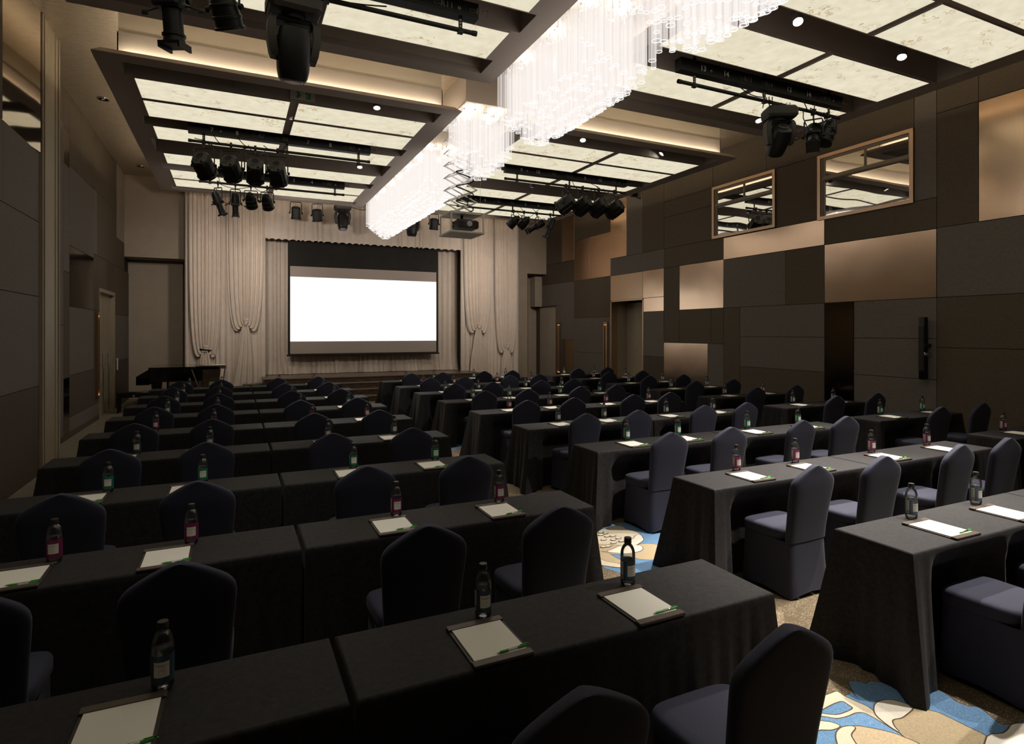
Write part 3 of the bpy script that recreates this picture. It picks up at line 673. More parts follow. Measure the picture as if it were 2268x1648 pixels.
# ------------------------------------------------------------------ tables, chairs and what lies on the tables
TW, TD, TH = 1.872, .46, .74
def smoothstep(a, b, x):
    t = max(0, min(1, (x-a)/(b-a))); return t*t*(3-2*t)
def cloth_mesh(free_l, free_r, amp, dents, seed, depth):
    """a narrow table hidden under a floor-length black cloth; corners fall in cones at the free ends"""
    rnd = random.Random(seed)
    W2, D2 = TW/2, TD/2
    per = []
    def side(p0, p1, n, nm):
        for i in range(n):
            t = i/n; per.append((p0[0]+(p1[0]-p0[0])*t, p0[1]+(p1[1]-p0[1])*t, nm))
    side((-W2,-D2),(W2,-D2),70,(0,-1)); side((W2,-D2),(W2,D2),22,(1,0)); side((W2,D2),(-W2,D2),70,(0,1)); side((-W2,D2),(-W2,-D2),22,(-1,0))
    ph = [rnd.uniform(0, 6.28) for _ in range(8)]
    wl_ = [rnd.uniform(.09, .17) for _ in range(8)]
    def pt(x, y, nm, z):
        k = (TH-z)/TH
        if k <= .0: return (x, y, z)
        # nearest corner
        cx = W2 if x > 0 else -W2; cy = D2 if y > 0 else -D2
        free = (free_r if x > 0 else free_l)
        s = abs(x-cx)+abs(y-cy)
        A = amp*(1 if cy < 0 else .85) if free else .012
        endside = abs(nm[0]) > .5
        isfree_end = endside and free
        flare = k*(.022 if not endside else (.045 if isfree_end else .0))
        dx, dy = nm[0]*flare, nm[1]*flare
        c = k**1.15*A*math.exp(-(s/.085)**2)
        dx += (1 if cx > 0 else -1)*c*(.8 if free else .02); dy += (1 if cy > 0 else -1)*c*.75
        ci = (0 if cx < 0 else 1)+(0 if cy < 0 else 2)
        fw_ = k*(.030 if free else .014)*math.sin(2*PI*s/wl_[ci]+ph[ci]+2)*math.exp(-s/.28)*smoothstep(.03,.10,s)
        dx += nm[0]*(fw_ if not (endside and not free) else 0); dy += nm[1]*fw_
        if nm[1] != 0:
            dy += nm[1]*k*.006*math.sin(x*9+ph[4]) + nm[1]*k*.004*math.sin(x*23+ph[5])
        if nm[1] < 0 and dents:
            for cxp in dents:
                q = smoothstep(.40,.25,abs(x-cxp))*smoothstep(.68,.53,z)
                dy += depth*q
        return (x+dx, y+dy, max(z, .006))
    rings = []
    n = len(per)
    def inset(x, y, g): return (x*(1-g/W2), y*(1-g/D2))
    rings.append([(*inset(x,y,.012), TH) for x,y,nm in per])
    rings.append([(*inset(x,y,.004), TH-.003) for x,y,nm in per])
    for z in (TH-.012, .70, .62, .54, .46, .38, .30, .22, .15, .08, .03, .0):
        rings.append([pt(x, y, nm, z) for x,y,nm in per])
    mb = MB(); mb.loft(rings)
    # top surface with the faint ironed crease along its length
    top = rings[0]
    mb.add(top, [tuple(range(n))])
    return mb
TABLE_KINDS = {}
def table_kind(fl_, fr_, amp, dents, seed, depth):
    key = (fl_, fr_, amp, dents, seed, depth)
    if key not in TABLE_KINDS:
        o = cloth_mesh(*key).build('draped_table', M['black_cloth'], smooth=50)
        TABLE_KINDS[key] = o.data
        bpy.data.objects.remove(o)
    return TABLE_KINDS[key]

def super_ring(hw, hd, cx, cy, z, n=28, e=3.2):
    out = []
    for i in range(n):
        a = 2*PI*i/n; c, s = math.cos(a), math.sin(a)
        out.append((cx+hw*abs(c)**(2/e)*(1 if c >= 0 else -1), cy+hd*abs(s)**(2/e)*(1 if s >= 0 else -1), z))
    return out
def make_chair():
    """faces +y; origin on the floor under the rear feet"""
    t = empty('banquet_chair')
    # backrest: crowned, angled shoulders, leaning back
    def bk(z): return -.012 - .085*((z-.42)/.55)**1.15 if z > .42 else -.012
    prof = [(.40,.197),(.47,.198),(.55,.203),(.63,.209),(.71,.216),(.77,.221),(.805,.222),(.835,.217),(.855,.206),(.875,.188),(.895,.160),(.915,.126),(.933,.093),(.947,.063),(.957,.036),(.9625,.014)]
    rings = []
    for z, wd in prof:
        th = .036 if z < .8 else .036-.010*smoothstep(.8,.9625,z)
        rings.append(super_ring(wd, th, 0, bk(z)+.03, z, 32, 4))
    mb = MB(); mb.loft(rings, True, True)
    mb.build('backrest', M['navy'], t, smooth=55)
    # seat cushion
    rings = []
    for z, i in ((.405,.006),(.415,0),(.462,0),(.477,.006),(.486,.022),(.489,.06)):
        rg = []
        for x, y, zz in super_ring(.213-i, .198-i, 0, .232, z, 36, 5):
            tp = 1+.05*(y-.232)/.2
            rg.append((x*tp, y, zz))
        rings.append(rg)
    mb = MB(); mb.loft(rings, True, True)
    mb.build('seat', M['navy'], t, smooth=40)
    # stretched skirt: taut at the four legs, drawn inward between them, hem arched
    rings = []
    nn = 64
    for z in (.404,.36,.30,.23,.16,.10,.05,.0):
        k = (.404-z)/.404; rg = []
        for x, y, zz in super_ring(.207+.018*k, .218+.014*k, 0, .205, z, nn, 7):
            ax = abs(x)/(.207+.018*k); ay = abs(y-.205)/(.218+.014*k)
            mid = (1-min(ax, ay)) if min(ax, ay) < 1 else 0
            mid = max(0, 1-(min(ax,ay)/.92)**2)
            pull = mid*.030*math.sin(PI*min(1,k*1.05))*1.0
            back = y < .03
            if back: pull *= .25
            if ax > ay: x -= math.copysign(pull, x)
            else: y -= math.copysign(pull, y-.205)
            lift = mid*.035*k**6
            if z < .4: y2 = y-(.010*k if back else 0)
            else: y2 = y
            rg.append((x, y2, zz+lift+.004))
        rings.append(rg)
    mb = MB(); mb.loft(rings)
    mb.build('skirt', M['navy'], t, smooth=50)
    # plinth-like feet peeping out under the hem
    return t

def cyl_patch(mb, r, z0, z1, a0, a1, n=14, t=.0004):
    vs = []; fs = []
    for k in range(n+1):
        a = a0+(a1-a0)*k/n
        for z in (z0, z1): vs.append((r*math.sin(a), -r*math.cos(a), z))
    for k in range(n): fs.append((2*k, 2*k+2, 2*k+3, 2*k+1))
    return mb.add(vs, fs)
def make_bottle(kind):
    """label panel faces -y"""
    t = empty('water_bottle')
    H = .222; r = .0340
    mb = MB()
    mb.lathe([(.020,.003),(.028,.001),(.0318,.006),(r,.014),(r,.146),(.0334,.154),(.0315,.164),(.0282,.174),(.0235,.183),(.0185,.189),(.0145,.1925),(.0140,.195),(.0172,.196),(.0172,.1985),(.0140,.1995),(.0138,.209)], 28, cap1=False)
    mb.build('bottle_body', M['plastic'], t, smooth=60)
    mb = MB(); mb.lathe([(.016,.006),(.0272,.004),(.0316,.009),(.0331,.016),(.0331,.134)], 24); mb.build('water', M['water'], t, smooth=40)
    mb = MB(); mb.lathe([(.0155,.2000),(.0170,.2005),(.0172,.2205),(.0160,.222)], 28); mb.build('cap', M['cap'], t, smooth=40)
    mb = MB(); cyl_patch(mb, r+.0003, .029, .1195, -PI, PI, 40)
    ls = mb.build('label_sleeve', M['lab_'+kind], t, smooth=60)
    mb = MB(); cyl_patch(mb, r+.0008, .050, .100, -.70, .70, 12)
    lp = mb.build('label_panel', M['lab_white'], ls, smooth=60)
    mb = MB(); cyl_patch(mb, r+.0008, .036, .116, -1.95, -1.30, 10)
    mb.build('barcode_panel', M['lab_white'], ls, smooth=60)
    wr_ = MB()
    for s, sz, z in (('DIAMOND EC', .0068, .089), ('KOREAN DEEP SEA', .0024, .0845), ('NATURAL', .0026, .0745), ('MINERAL WATER', .0026, .0708), ('PURE DRINKING WATER', .0021, .0605), ('500ml', .0030, .0395)):
        tm = text_mb(s, sz)
        vs = []
        for x, y, _ in tm.v:
            a = x/(r+.001); vs.append(((r+.0011)*math.sin(a), -(r+.0011)*math.cos(a), z+y))
        wr_.add(vs, tm.f)
    for k in range(11):
        a = -1.9+.052*k
        cyl_patch(wr_, r+.0011, .040, .056, a, a+.02+.012*(k % 3), 1)
    for k in range(9):
        cyl_patch(wr_, r+.0011, .062+.0055*k, .0642+.0055*k, -1.88, -1.40-.06*(k % 2), 6)
    wr_.build('label_print', M['lab_ink'], ls, smooth=0)
    return t
def make_pad():
    t = empty('writing_pad')
    mb = MB(); mb.bbox(-.1165,.1165,-.157,.157,.0,.006,.002); mb.build('backing_board', M['board'], t, smooth=0)
    mb = MB(); mb.bbox(-.104,.104,-.122,.122,.006,.011,.0008); mb.build('paper_block', M['paper'], t, smooth=0)
    for y0, y1 in ((-.158,-.120),(.120,.158)):
        mb = MB(); mb.bbox(-.118,.118,y0,y1,.003,.0135,.003); mb.build('leather_strip', M['leather'], t, smooth=0)
    return t
def make_pen():
    t = empty('pen')
    Rm = Matrix.Rotation(PI/2, 4, 'Y')
    mb = MB(); mb.lathe([(.0008,-.070),(.0022,-.064),(.0040,-.057)], 12, Rm); mb.build('tip', M['chrome'], t)
    mb = MB(); mb.lathe([(.0042,-.057),(.0050,-.050),(.0047,-.030),(.0050,-.022)], 12, Rm); mb.build('grip', M['pen_green'], t)
    mb = MB(); mb.lathe([(.0046,-.022),(.0046,.020)], 12, Rm); mb.build('barrel', M['pen_clear'], t)
    mb = MB(); mb.lathe([(.0049,.020),(.0049,.052),(.003,.054),(.0026,.064),(.0018,.066)], 12, Rm); mb.box(.028,.062,-.0014,.0014,.0045,.0075); mb.box(.056,.062,-.0014,.0014,.002,.0075); mb.build('clip_end', M['pen_green'], t)
    return t

chair0 = make_chair(); bottle0 = {k: make_bottle(k) for k in ('blue','magenta','green')}; pad0 = make_pad(); pen0 = make_pen()
used = set()
def place(proto, loc, rz, label, cat, group):
    o = proto if proto.name not in used else copy_tree(proto)
    used.add(o.name)
    o.location = loc; o.rotation_euler = (0,0,rz)
    return tag(o, label, cat, group)

LY = [1.935, 3.425, 4.90, 6.40, 7.925, 9.405, 10.88, 12.37, 13.86]
RY = [1.958, 3.388, 4.937, 6.405, 7.90, 9.40, 10.88, 12.37, 13.86]
TY = [None, 3.548, 5.04, 6.50, 8.00, 9.50, 10.98, 12.47, 13.96]
CHAIR_L = [-.93, -.21, .866, 1.645]; BOT_L = [-.84, -.21, .95, 1.685]; PAD_L = [-.94, -.315, .885, 1.598]
CHAIR_R = [3.80, 4.56, 5.62, 6.37]; BOT_R = [3.885, 4.60, 5.67, 6.56]; PAD_R = [3.81, 4.53, 5.58, 6.47]
CHAIR_T = [8.25, 9.22]; BOT_T = [8.36, 9.35]; PAD_T = [8.29, 9.27]
KINDS = ['blue','magenta','green']
BLOCKS = [('pilaster-side block', LY, CHAIR_L, BOT_L, PAD_L, [(-1.532,.342,1,0),(.358,2.230,0,1)], .60, .06, ((),())),
          ('middle block', RY, CHAIR_R, BOT_R, PAD_R, [(3.262,5.134,1,0),(5.150,7.022,0,1)], .455, .145, ((-.398,.362),(-.466,.284))),
          ('copper-wall block', TY, CHAIR_T, BOT_T, PAD_T, [(7.785,9.657,1,1)], .52, .09, ((-.471,.499),))]
for bn, ys, cxs, bxs, pxs, tabs, cdy, amp, dents in BLOCKS:
    for r, yf in enumerate(ys):
        if yf is None: continue
        rnd = random.Random(r*17+len(bn))
        sh = 0
        if bn == 'middle block': sh = max(-.05, .035-.018*r)
        row = '%s row from the camera' % ORD[r]
        kd = KINDS[r % 3]
        for ti, (xa, xb, f0, f1) in enumerate(tabs):
            me = table_kind(bool(f0), bool(f1), amp if bn != 'pilaster-side block' else (.06 if f1 else .10), dents[ti], (r*3+ti*5) % 4, .15)
            o = bpy.data.objects.new('draped_table', me); COL.objects.link(o)
            o.location = ((xa+xb)/2+sh, yf+TD/2, 0)
            aisle = (ti == 1) if bn == 'pilaster-side block' else (ti == 0)
            half = ('carpet-aisle half' if aisle else 'wall-side half') if len(tabs) > 1 else 'single table'
            tag(o, 'narrow black-draped table, %s, %s, %s' % (bn, row, half), 'table', 'black-draped tables of the %s' % bn)
        for i, cx in enumerate(cxs):
            pos = '%s from the aisle' % ORD[3-i if bn == 'pilaster-side block' else i]
            jx = rnd.uniform(-.015,.015); jy = rnd.uniform(-.018,.018); jr = rnd.uniform(-.035,.035)
            place(chair0, (cx+sh+jx, yf-cdy+.088+jy, 0), jr, 'navy covered chair, %s, %s, %s' % (bn, row, pos), 'chair', 'navy covered chairs of the %s' % bn)
            yb = yf+TD-.105
            bx = bxs[i]+sh; px = pxs[i]+sh
            if bn == 'middle block': yb = yf+.383 if r else yf+.378
            if bn == 'copper-wall block': yb = yf+.38
            place(bottle0[kd], (bx+rnd.uniform(-.006,.006), yb, TH+.001 if abs(bx-px) > .16 else TH+.001), rnd.uniform(-.06,.06), '%s-labelled water bottle, %s, %s, %s' % (kd, bn, row, pos), 'bottle', '%s-labelled water bottles of the %s' % (kd, bn))
            py = yf+.158 + (0 if bn == 'pilaster-side block' else .01)
            pr = rnd.uniform(-.02,.02)
            place(pad0, (px, py, TH+.0005), pr, 'white writing pad, %s, %s, %s' % (bn, row, pos), 'notepad', 'writing pads of the %s' % bn)
            if (bn == 'pilaster-side block' and r < 4) or (bn == 'middle block' and r < 5) or (bn == 'copper-wall block' and r < 4):
                place(pen0, (px+.055, py-.108, TH+.0165), .06+rnd.uniform(-.05,.05), 'green pen on pad, %s, %s, %s' % (bn, row, pos), 'pen', 'green pens of the %s' % bn)

# ------------------------------------------------------------------ stage drapes, screen, piano, lectern
def drape(name, x0, x1, y, z0, z1, pitch, amp, seed, hem=0., zig=0., label=None, group=None, ztop_fade=False, thick=.0):
    """a pleated hanging cloth with rounded, uneven folds"""
    rnd = random.Random(seed)
    n = max(8, int((x1-x0)/pitch)); cuts = [0]
    for i in range(n): cuts.append(cuts[-1]+rnd.uniform(.6,1.4))
    cuts = [x0+(x1-x0)*c/cuts[-1] for c in cuts]
    am = [amp*rnd.uniform(.5,1.2) for _ in range(n)]
    zs = [z0+(z1-z0)*t for t in (0,.015,.04,.08,.15,.3,.5,.7,.85,1)]
    ph = [rnd.uniform(0,6.28) for _ in range(4)]
    rows = []
    for z in zs:
        k = (z-z0)/(z1-z0); row = []
        for i in range(n):
            for j in range(8):
                t = j/8; x = cuts[i]+(cuts[i+1]-cuts[i])*t
                d = -am[i]*math.sin(PI*t)**.8
                d *= 1+.25*math.sin(2.3*x+3*k+ph[0])
                if hem and k < .16:
                    q = (1-k/.16)**2
                    d -= hem*q*(.6+.5*math.sin(x*5+ph[1])+.35*math.sin(x*13+ph[2]))
                    x += q*hem*.35*math.sin(x*9+ph[3])
                zz = z + (zig*(math.sin(PI*t)-.5) if k == 0 else 0)
                row.append((x, y+d, zz))
        row.append((x1, y, z)); rows.append(row)
    mb = MB(); mb.loft(rows, closed=False)
    o = mb.build(name, M['curtain'], smooth=70)
    return tag(o, label, 'curtain', group)
YD = 18.75
drape('stage_curtain', -1.21, .86, YD, .10, 6.1, .13, .055, 1, hem=.05, label='tall pale drape behind the lectern', group='outer stage drapes')
drape('stage_curtain', 6.92, 9.08, YD, .02, 6.1, .13, .055, 2, hem=.05, label='tall pale drape on the window-wall side of the screen', group='outer stage drapes')
drape('valance_curtain', .80, 6.97, YD+.02, 4.655, 6.1, .19, .045, 3, zig=.035, label='pleated pale valance hanging above the projection screen')
drape('backdrop_curtain', .72, 7.05, 19.42, .63, 5.6, .16, .07, 4, hem=.13, label='pale backdrop drape gathering on the stage behind the screen')
def swag(xc, wd, ztop, zk, tail, ztail, seed, label, y=YD-.10):
    """sheer panel drawn up to a knot, with a tail hanging from it"""
    t = empty('tied_swag', (xc, y, ztail), 0, label, 'swag drape', 'tied swags on the outer drapes')
    rnd = random.Random(seed)
    ns, nt_ = 72, 26; rows = []
    ph = rnd.uniform(0,6)
    for i in range(ns+1):
        s = -1+2*i/ns
        P0 = (s*wd, ztop); P1 = (s*wd*1.02, zk+1.5); P2 = (s*wd*1.0, zk-.28-.75*abs(s)**1.3); P3 = (.05*s, zk-.03+.05*(1-abs(s)))
        row = []
        for j in range(nt_+1):
            u = (j/nt_)
            u = 1-(1-u)**1.5
            b = [(1-u)**3, 3*u*(1-u)**2, 3*u*u*(1-u), u**3]
            x = sum(c*p[0] for c, p in zip(b, (P0,P1,P2,P3))); z = sum(c*p[1] for c, p in zip(b, (P0,P1,P2,P3)))
            fold = math.sin(s*28+ph+.6*math.sin(5*s))*(.030*(1-u)**.3+.012)
            d = -fold-.05-.13*math.sin(PI*min(1,u*.9))*(1-s*s)*.6 - .10*u**3*(1-abs(s))*.5
            row.append((x, d, z-ztail))
        rows.append(row)
    mb = MB(); mb.loft(rows, closed=False); mb.build('swag_panel', M['curtain'], t, smooth=80)
    mb = MB()
    for k in range(7):
        a = k*.9; r = .085-.006*k
        mb.tube([(math.cos(a+q*.5)*r*(.4+.6*math.sin(q*.6+k)), -.13-.03*math.sin(q+k), zk-ztail+math.sin(a+q*.5)*r) for q in range(9)], .028, 7)
    mb.build('knot', M['curtain'], t, smooth=80)
    rows = []
    for i in range(31):
        s = -1+2*i/30; row = []
        for j in range(13):
            u = j/12; z = zk-.05-(zk-.05-ztail)*u
            ww = .07+tail*u**.75
            ragged = (.16*(1-s)*.5+.10*math.sin(7*s+seed))*(u**6)
            row.append((s*ww+.04*u*math.sin(3*u+seed), -.12-.05*math.sin(s*11+seed+2*u)*min(1,.3+u), z-ztail+ragged*.8))
        rows.append(row)
    mb = MB(); mb.loft(rows, closed=False); mb.build('tail', M['curtain'], t, smooth=80)
swag(-.70, .43, 6.0, 1.45, .20, .12, 1, 'pale swag tied low behind the lectern')
swag(.32, .48, 6.0, 2.20, .24, .20, 2, 'pale swag tied higher between the lectern and the screen')
swag(7.48, .50, 6.0, 2.12, .24, .25, 3, 'pale swag tied higher on the window-wall side of the screen')
swag(8.54, .43, 6.0, 1.43, .22, .25, 4, 'pale swag tied low by the corner door, beside the taller swag')

# projection screen
t = empty('projection_screen', (3.84, 18.95, 1.2), 0, 'large projection screen lit white, hung before the stage drapes', 'screen')
mt = Matrix.Translation((-3.84,-18.95,-1.2))
mb = MB(); mb.box(1.49, 6.20, 18.955, 18.965, 3.905, 5.2); mb.xf(mt).build('masking_drop', M['screen_black'], t, smooth=0)
mb = MB(); mb.box(1.49, 1.555, 18.95, 18.965, 1.22, 3.905); mb.box(6.135, 6.20, 18.95, 18.965, 1.22, 3.905); mb.box(1.555, 6.135, 18.95, 18.965, 1.22, 1.262); mb.xf(mt).build('black_border', M['screen_black'], t, smooth=0)
mb = MB(); mb.tube([(1.46,18.955,1.215),(6.23,18.955,1.215)], .028, 10); mb.xf(mt).build('bottom_bar', M['black'], t)
mb = MB(); mb.box(1.555, 6.135, 18.952, 18.962, 1.262, 3.905); mb.xf(mt).build('screen_cloth', M['screen_grey'], t, smooth=0)
mb = MB(); mb.add([(1.558,18.949,1.635),(6.132,18.949,1.632),(6.132,18.949,3.585),(1.558,18.949,3.587)], [(0,1,2,3)]); mb.xf(mt).build('projected_image', M['screen_white'], t, smooth=0)
mb = MB(); mb.tube([(1.40,18.97,5.27),(6.28,18.97,5.27)], .07, 12); mb.xf(mt).build('roller_case', M['black'], t)
mb = MB()
for x in (1.9,3.84,5.8): mb.tube([(x,18.97,5.3),(x,18.97,6.23)], .012, 6)
mb.xf(mt).build('ceiling_hanger', M['black_metal'], t)

# grand piano, keyboard to the left
t = empty('grand_piano', (-1.33, 17.72, 0), 0, 'closed black grand piano in front of the left alcove', 'piano')
out = [(-.62,-.72),(-.50,-.74),(.2,-.74),(.55,-.70),(.85,-.52),(1.0,-.25),(1.04,.05),(.96,.30),(.72,.45),(.35,.46),(.10,.52),(-.10,.66),(-.30,.74),(-.62,.74)]
def spline(p, n=4): return smooth_poly(p, n)
body = [(-.62,-.74),(.30,-.74),(.62,-.66),(.88,-.46),(1.0,-.18),(1.03,.1),(1.0,.4),(.9,.62),(.7,.72),(.3,.74),(-.62,.74)]
body = [body[0]]+spline(body, 4)[4:-4]+[body[-1]]
mb = MB(); mb.prism(body, .66, .985); mb.build('case', M['gloss_black'], t, smooth=30)
mb = MB(); mb.prism([(x*1.015-.0, y*1.015) for x,y in body], .987, 1.012); mb.build('lid', M['gloss_black'], t, smooth=30)
mb = MB(); mb.box(-.92,-.60,-.74,.74,.60,.76); mb.loft([[(-.92,-.74,.60),(-.92,-.66,.60),(-.92,-.66,.80),(-.92,-.74,.80)],[(-.60,-.74,.60),(-.60,-.66,.60),(-.60,-.66,.98),(-.60,-.74,.98)]], True, True); mb.loft([[(-.92,.66,.60),(-.92,.74,.60),(-.92,.74,.80),(-.92,.66,.80)],[(-.60,.66,.60),(-.60,.74,.60),(-.60,.74,.98),(-.60,.66,.98)]], True, True)
mb.build('keybed', M['gloss_black'], t, smooth=30)
mb = MB(); mb.loft([[(-.9,-.66,.765),(-.9,.66,.765)],[(-.82,-.66,.80),(-.82,.66,.80)],[(-.7,-.66,.86),(-.7,.66,.86)],[(-.63,-.66,.97),(-.63,.66,.97)]], closed=False); mb.build('fallboard', M['gloss_black'], t)
for x, y in ((-.5,-.58),(-.5,.58),(.72,.25)):
    mb = MB(); mb.lathe([(.075,.66),(.078,.60),(.06,.40),(.045,.12),(.06,.09),(.04,.05),(.025,.04),(.025,0)], 12, Matrix.Translation((x,y,0))); mb.build('leg', M['gloss_black'], t)
mb = MB(); mb.box(-.25,-.2,-.06,-.03,.12,.66); mb.box(-.25,-.2,.03,.06,.12,.66); mb.box(-.28,-.14,-.13,.13,.06,.14); mb.box(-.36,-.28,-.02,.02,.08,.095); mb.box(-.36,-.28,-.09,-.05,.08,.095); mb.box(-.36,-.28,.05,.09,.08,.095); mb.box(-.27,-.17,-.1,.1,.0,.06)
mb.build('pedal_lyre', M['gloss_black'], t, smooth=0)

t = empty('piano_bench', (-2.13, 16.72, 0), .0, 'black leather piano bench at the keyboard end of the piano', 'bench')
mb = MB(); mb.bbox(-.36,.36,-.17,.17,.44,.50,.025); mb.build('cushion', M['gloss_black'], t)
mb = MB(); mb.box(-.34,.34,-.15,.15,.36,.44); mb.build('bench_frame', M['black'], t, smooth=0)
for sx in (-1,1):
    for sy in (-1,1):
        mb = MB(); mb.loft([[(sx*.32-.028,sy*.13-.028,.37),(sx*.32+.028,sy*.13-.028,.37),(sx*.32+.028,sy*.13+.028,.37),(sx*.32-.028,sy*.13+.028,.37)],[(sx*.32-.018,sy*.13-.018,0),(sx*.32+.018,sy*.13-.018,0),(sx*.32+.018,sy*.13+.018,0),(sx*.32-.018,sy*.13+.018,0)]], True, True); mb.build('leg', M['black'], t, smooth=0)
mb = MB(); mb.lathe([(.025,0),(.03,.03)], 12, Matrix.Translation((0,-.15,.40)) @ Matrix.Rotation(PI/2,4,'X')); mb.build('knob', M['steel'], t)

t = bpy.data.objects['grand_piano']; t.scale = (.88,1,1.03)
# lectern with its gooseneck microphone
t = empty('lectern', (-.50, 16.62, 0), .12, 'dark wooden lectern with steel struts and a green emblem', 'lectern')
mb = MB(); mb.loft([[(-.16,-.16,.04),(.13,-.16,.04),(.13,.18,.04),(-.16,.18,.04)],[(-.20,-.20,1.0),(.20,-.20,1.0),(.20,.20,1.0),(-.20,.20,1.0)]], True, True); mb.build('body', M['wood'], t, smooth=0)
mb = MB(); mb.bbox(-.26,.26,-.26,.28,.0,.045,.012); mb.build('base', M['wood'], t, smooth=0)
mb = MB(); mb.loft([[(-.30,-.26,1.085),(.30,-.26,1.085),(.30,-.26,1.115),(-.30,-.26,1.115)],[(-.36,.22,.985),(.36,.22,.985),(.36,.22,1.01),(-.36,.22,1.01)]], True, True); mb.build('reading_top', M['wood'], t, smooth=0)
mb = MB(); mb.bbox(-.31,.31,-.285,-.255,1.075,1.12,.01); mb.tube([(-.31,-.27,1.10),(-.37,.22,1.0)], .014, 8); mb.tube([(.31,-.27,1.10),(.37,.22,1.0)], .014, 8); mb.build('top_edging', M['steel'], t)
for sx in (-1,1):
    mb = MB(); mb.tube([(sx*.32+(-.10 if sx<0 else 0),.0,1.0),(sx*.29+(-.05 if sx<0 else .0),-.02,.75),(sx*.24,-.03,.45),(sx*.215,-.04,.2),(sx*.21,-.05,.045)], [.014,.018,.026,.03,.03], 10); mb.build('strut', M['steel'], t, smooth=60)
# emblem: green square with a script letter, writing below it
Rt = Matrix.Translation((.0,-.181,.62)) @ Matrix.Rotation(math.radians(90+2.4),4,'X')
mb = MB(); mb.add([(-.062,-.05,.004),(.068,-.05,.004),(.062,.08,.004),(-.056,.08,.004)], [(0,1,2,3)]); tm = text_mb('Holiday Inn', .062, .001); mb.add([(x, y-.105, .004) for x,y,z in tm.v], tm.f); mb.xf(Rt).build('emblem', M['logo_green'], t, smooth=0)
mb = MB(); tm = text_mb('H', .13, .003); mb.add([(x*.9+y*.12, y+.015, .006) for x,y,z in tm.v], tm.f); mb.xf(Rt).build('emblem_letter', M['letter'], t, smooth=0)
t2 = empty('gooseneck_microphone', (-.42, 16.60, 1.06), .12, 'black microphone on a curved steel gooseneck above the lectern', 'microphone')
mb = MB(); mb.tube([(.03,0,.0),(.03,0,.10),(.035,-.01,.20),(.02,-.02,.28),(-.03,-.03,.34),(-.10,-.04,.375)], .008, 8); mb.build('gooseneck', M['steel'], t2, smooth=60)
mb = MB(); mb.lathe([(.02,0),(.022,.03),(.03,.035),(.03,0)], 12, Matrix.Translation((.03,0,-.005))); mb.build('mount', M['black'], t2)
mb = MB(); mb.tube([(-.06,-.03,.395),(-.12,-.04,.405),(-.26,-.05,.42),(-.27,-.05,.422),(-.32,-.05,.43),(-.335,-.05,.43)], [.014,.018,.020,.027,.026,.012], 12); mb.bar((-.13,-.04,.36),(-.13,-.04,.40),.025,.035); mb.build('microphone_head', M['black'], t2, smooth=50)

# ------------------------------------------------------------------ lighting rails and stage lights
def rail(x0, x1, y, nums, label, hang, cables=(), n=8):
    t = empty('lighting_rail', (x0, y, 5.24), 0, label, 'lighting rail')
    L = x1-x0
    mb = MB(); mb.box(0, L, -.06, .06, .135, .295); mb.box(.02, L-.02, -.064, -.06, .150, .158); mb.box(.0, L, -.065, .065, .285, .30)
    bx = mb.build('power_box', M['black'], t, smooth=0)
    mb = MB(); mb.tube([(0,0,0),(L,0,0)], .025, 14); mb.tube([(0,0,0),(.05,0,0)], .029, 14); mb.tube([(L-.05,0,0),(L,0,0)], .029, 14); mb.build('pipe', M['black_metal'], t)
    for hx in hang:
        mb = MB(); mb.box(hx-.022, hx+.022, -.004, .004, -.03, .145); mb.box(hx-.03,hx+.03,-.03,.03,-.034,-.02)
        hg = mb.build('hanger', M['black_metal'], t, smooth=0)
        ho = MB()
        for k in range(3): ho.box(hx-.008, hx+.008, -.006, .006, .035+.034*k, .050+.034*k)
        ho.build('hanger_hole', M['letter'], hg, smooth=0)
        rd = MB(); rd.tube([(hx,0,.29),(hx,0,.64)], .012, 8); rd.bbox(hx-.02,hx+.02,-.02,.02,.29,.36,.005); rd.build('drop_rod', M['black_metal'], t)
    wr_ = MB(); wd = MB()
    for k, s in enumerate(nums):
        x = L*(.118+.128*k) if k < 4 else L*(.118+.128*k-.0)
        tm = text_mb(s, .105 if s[0] != 'R' else .095, .002)
        (wd if s[0] == 'R' else wr_).add([(x+a, -.0665, .21+b) for a,b,c in tm.v], tm.f)
        if s[0] == 'R':
            for q in ((-.15,-.085,-.018,-.013),(-.15,-.085,.013,.018),(-.15,-.145,-.013,.013),(-.09,-.085,-.013,.013)):
                wd.add([(x+q[0],-.0665,.21+q[2]),(x+q[1],-.0665,.21+q[2]),(x+q[1],-.0665,.21+q[3]),(x+q[0],-.0665,.21+q[3])], [(0,1,2,3)])
        if k in (0, 6):
            oo = text_mb('o', .07); wr_.add([(x+.14+a, -.0665, .21+b) for a,b,c in oo.v], oo.f)
    wr_.build('numbers', M['letter'], bx, smooth=0); wd.build('faded_numbers', M['letter_dim'], bx, smooth=0)
    for c in cables:
        mb = MB(); mb.tube(c, .007, 6); mb.build('cable', M['black'], t, smooth=60)
    return t
def frame_to(aim, roll=(0,0,1)):
    """rotation that takes local -Z to the aiming direction"""
    z = -Vector(aim).normalized(); x = Vector(roll).cross(z)
    if x.length < 1e-3: x = Vector((1,0,0))
    x.normalize(); y = z.cross(x)
    return Matrix((x, y, z)).transposed().to_4x4()
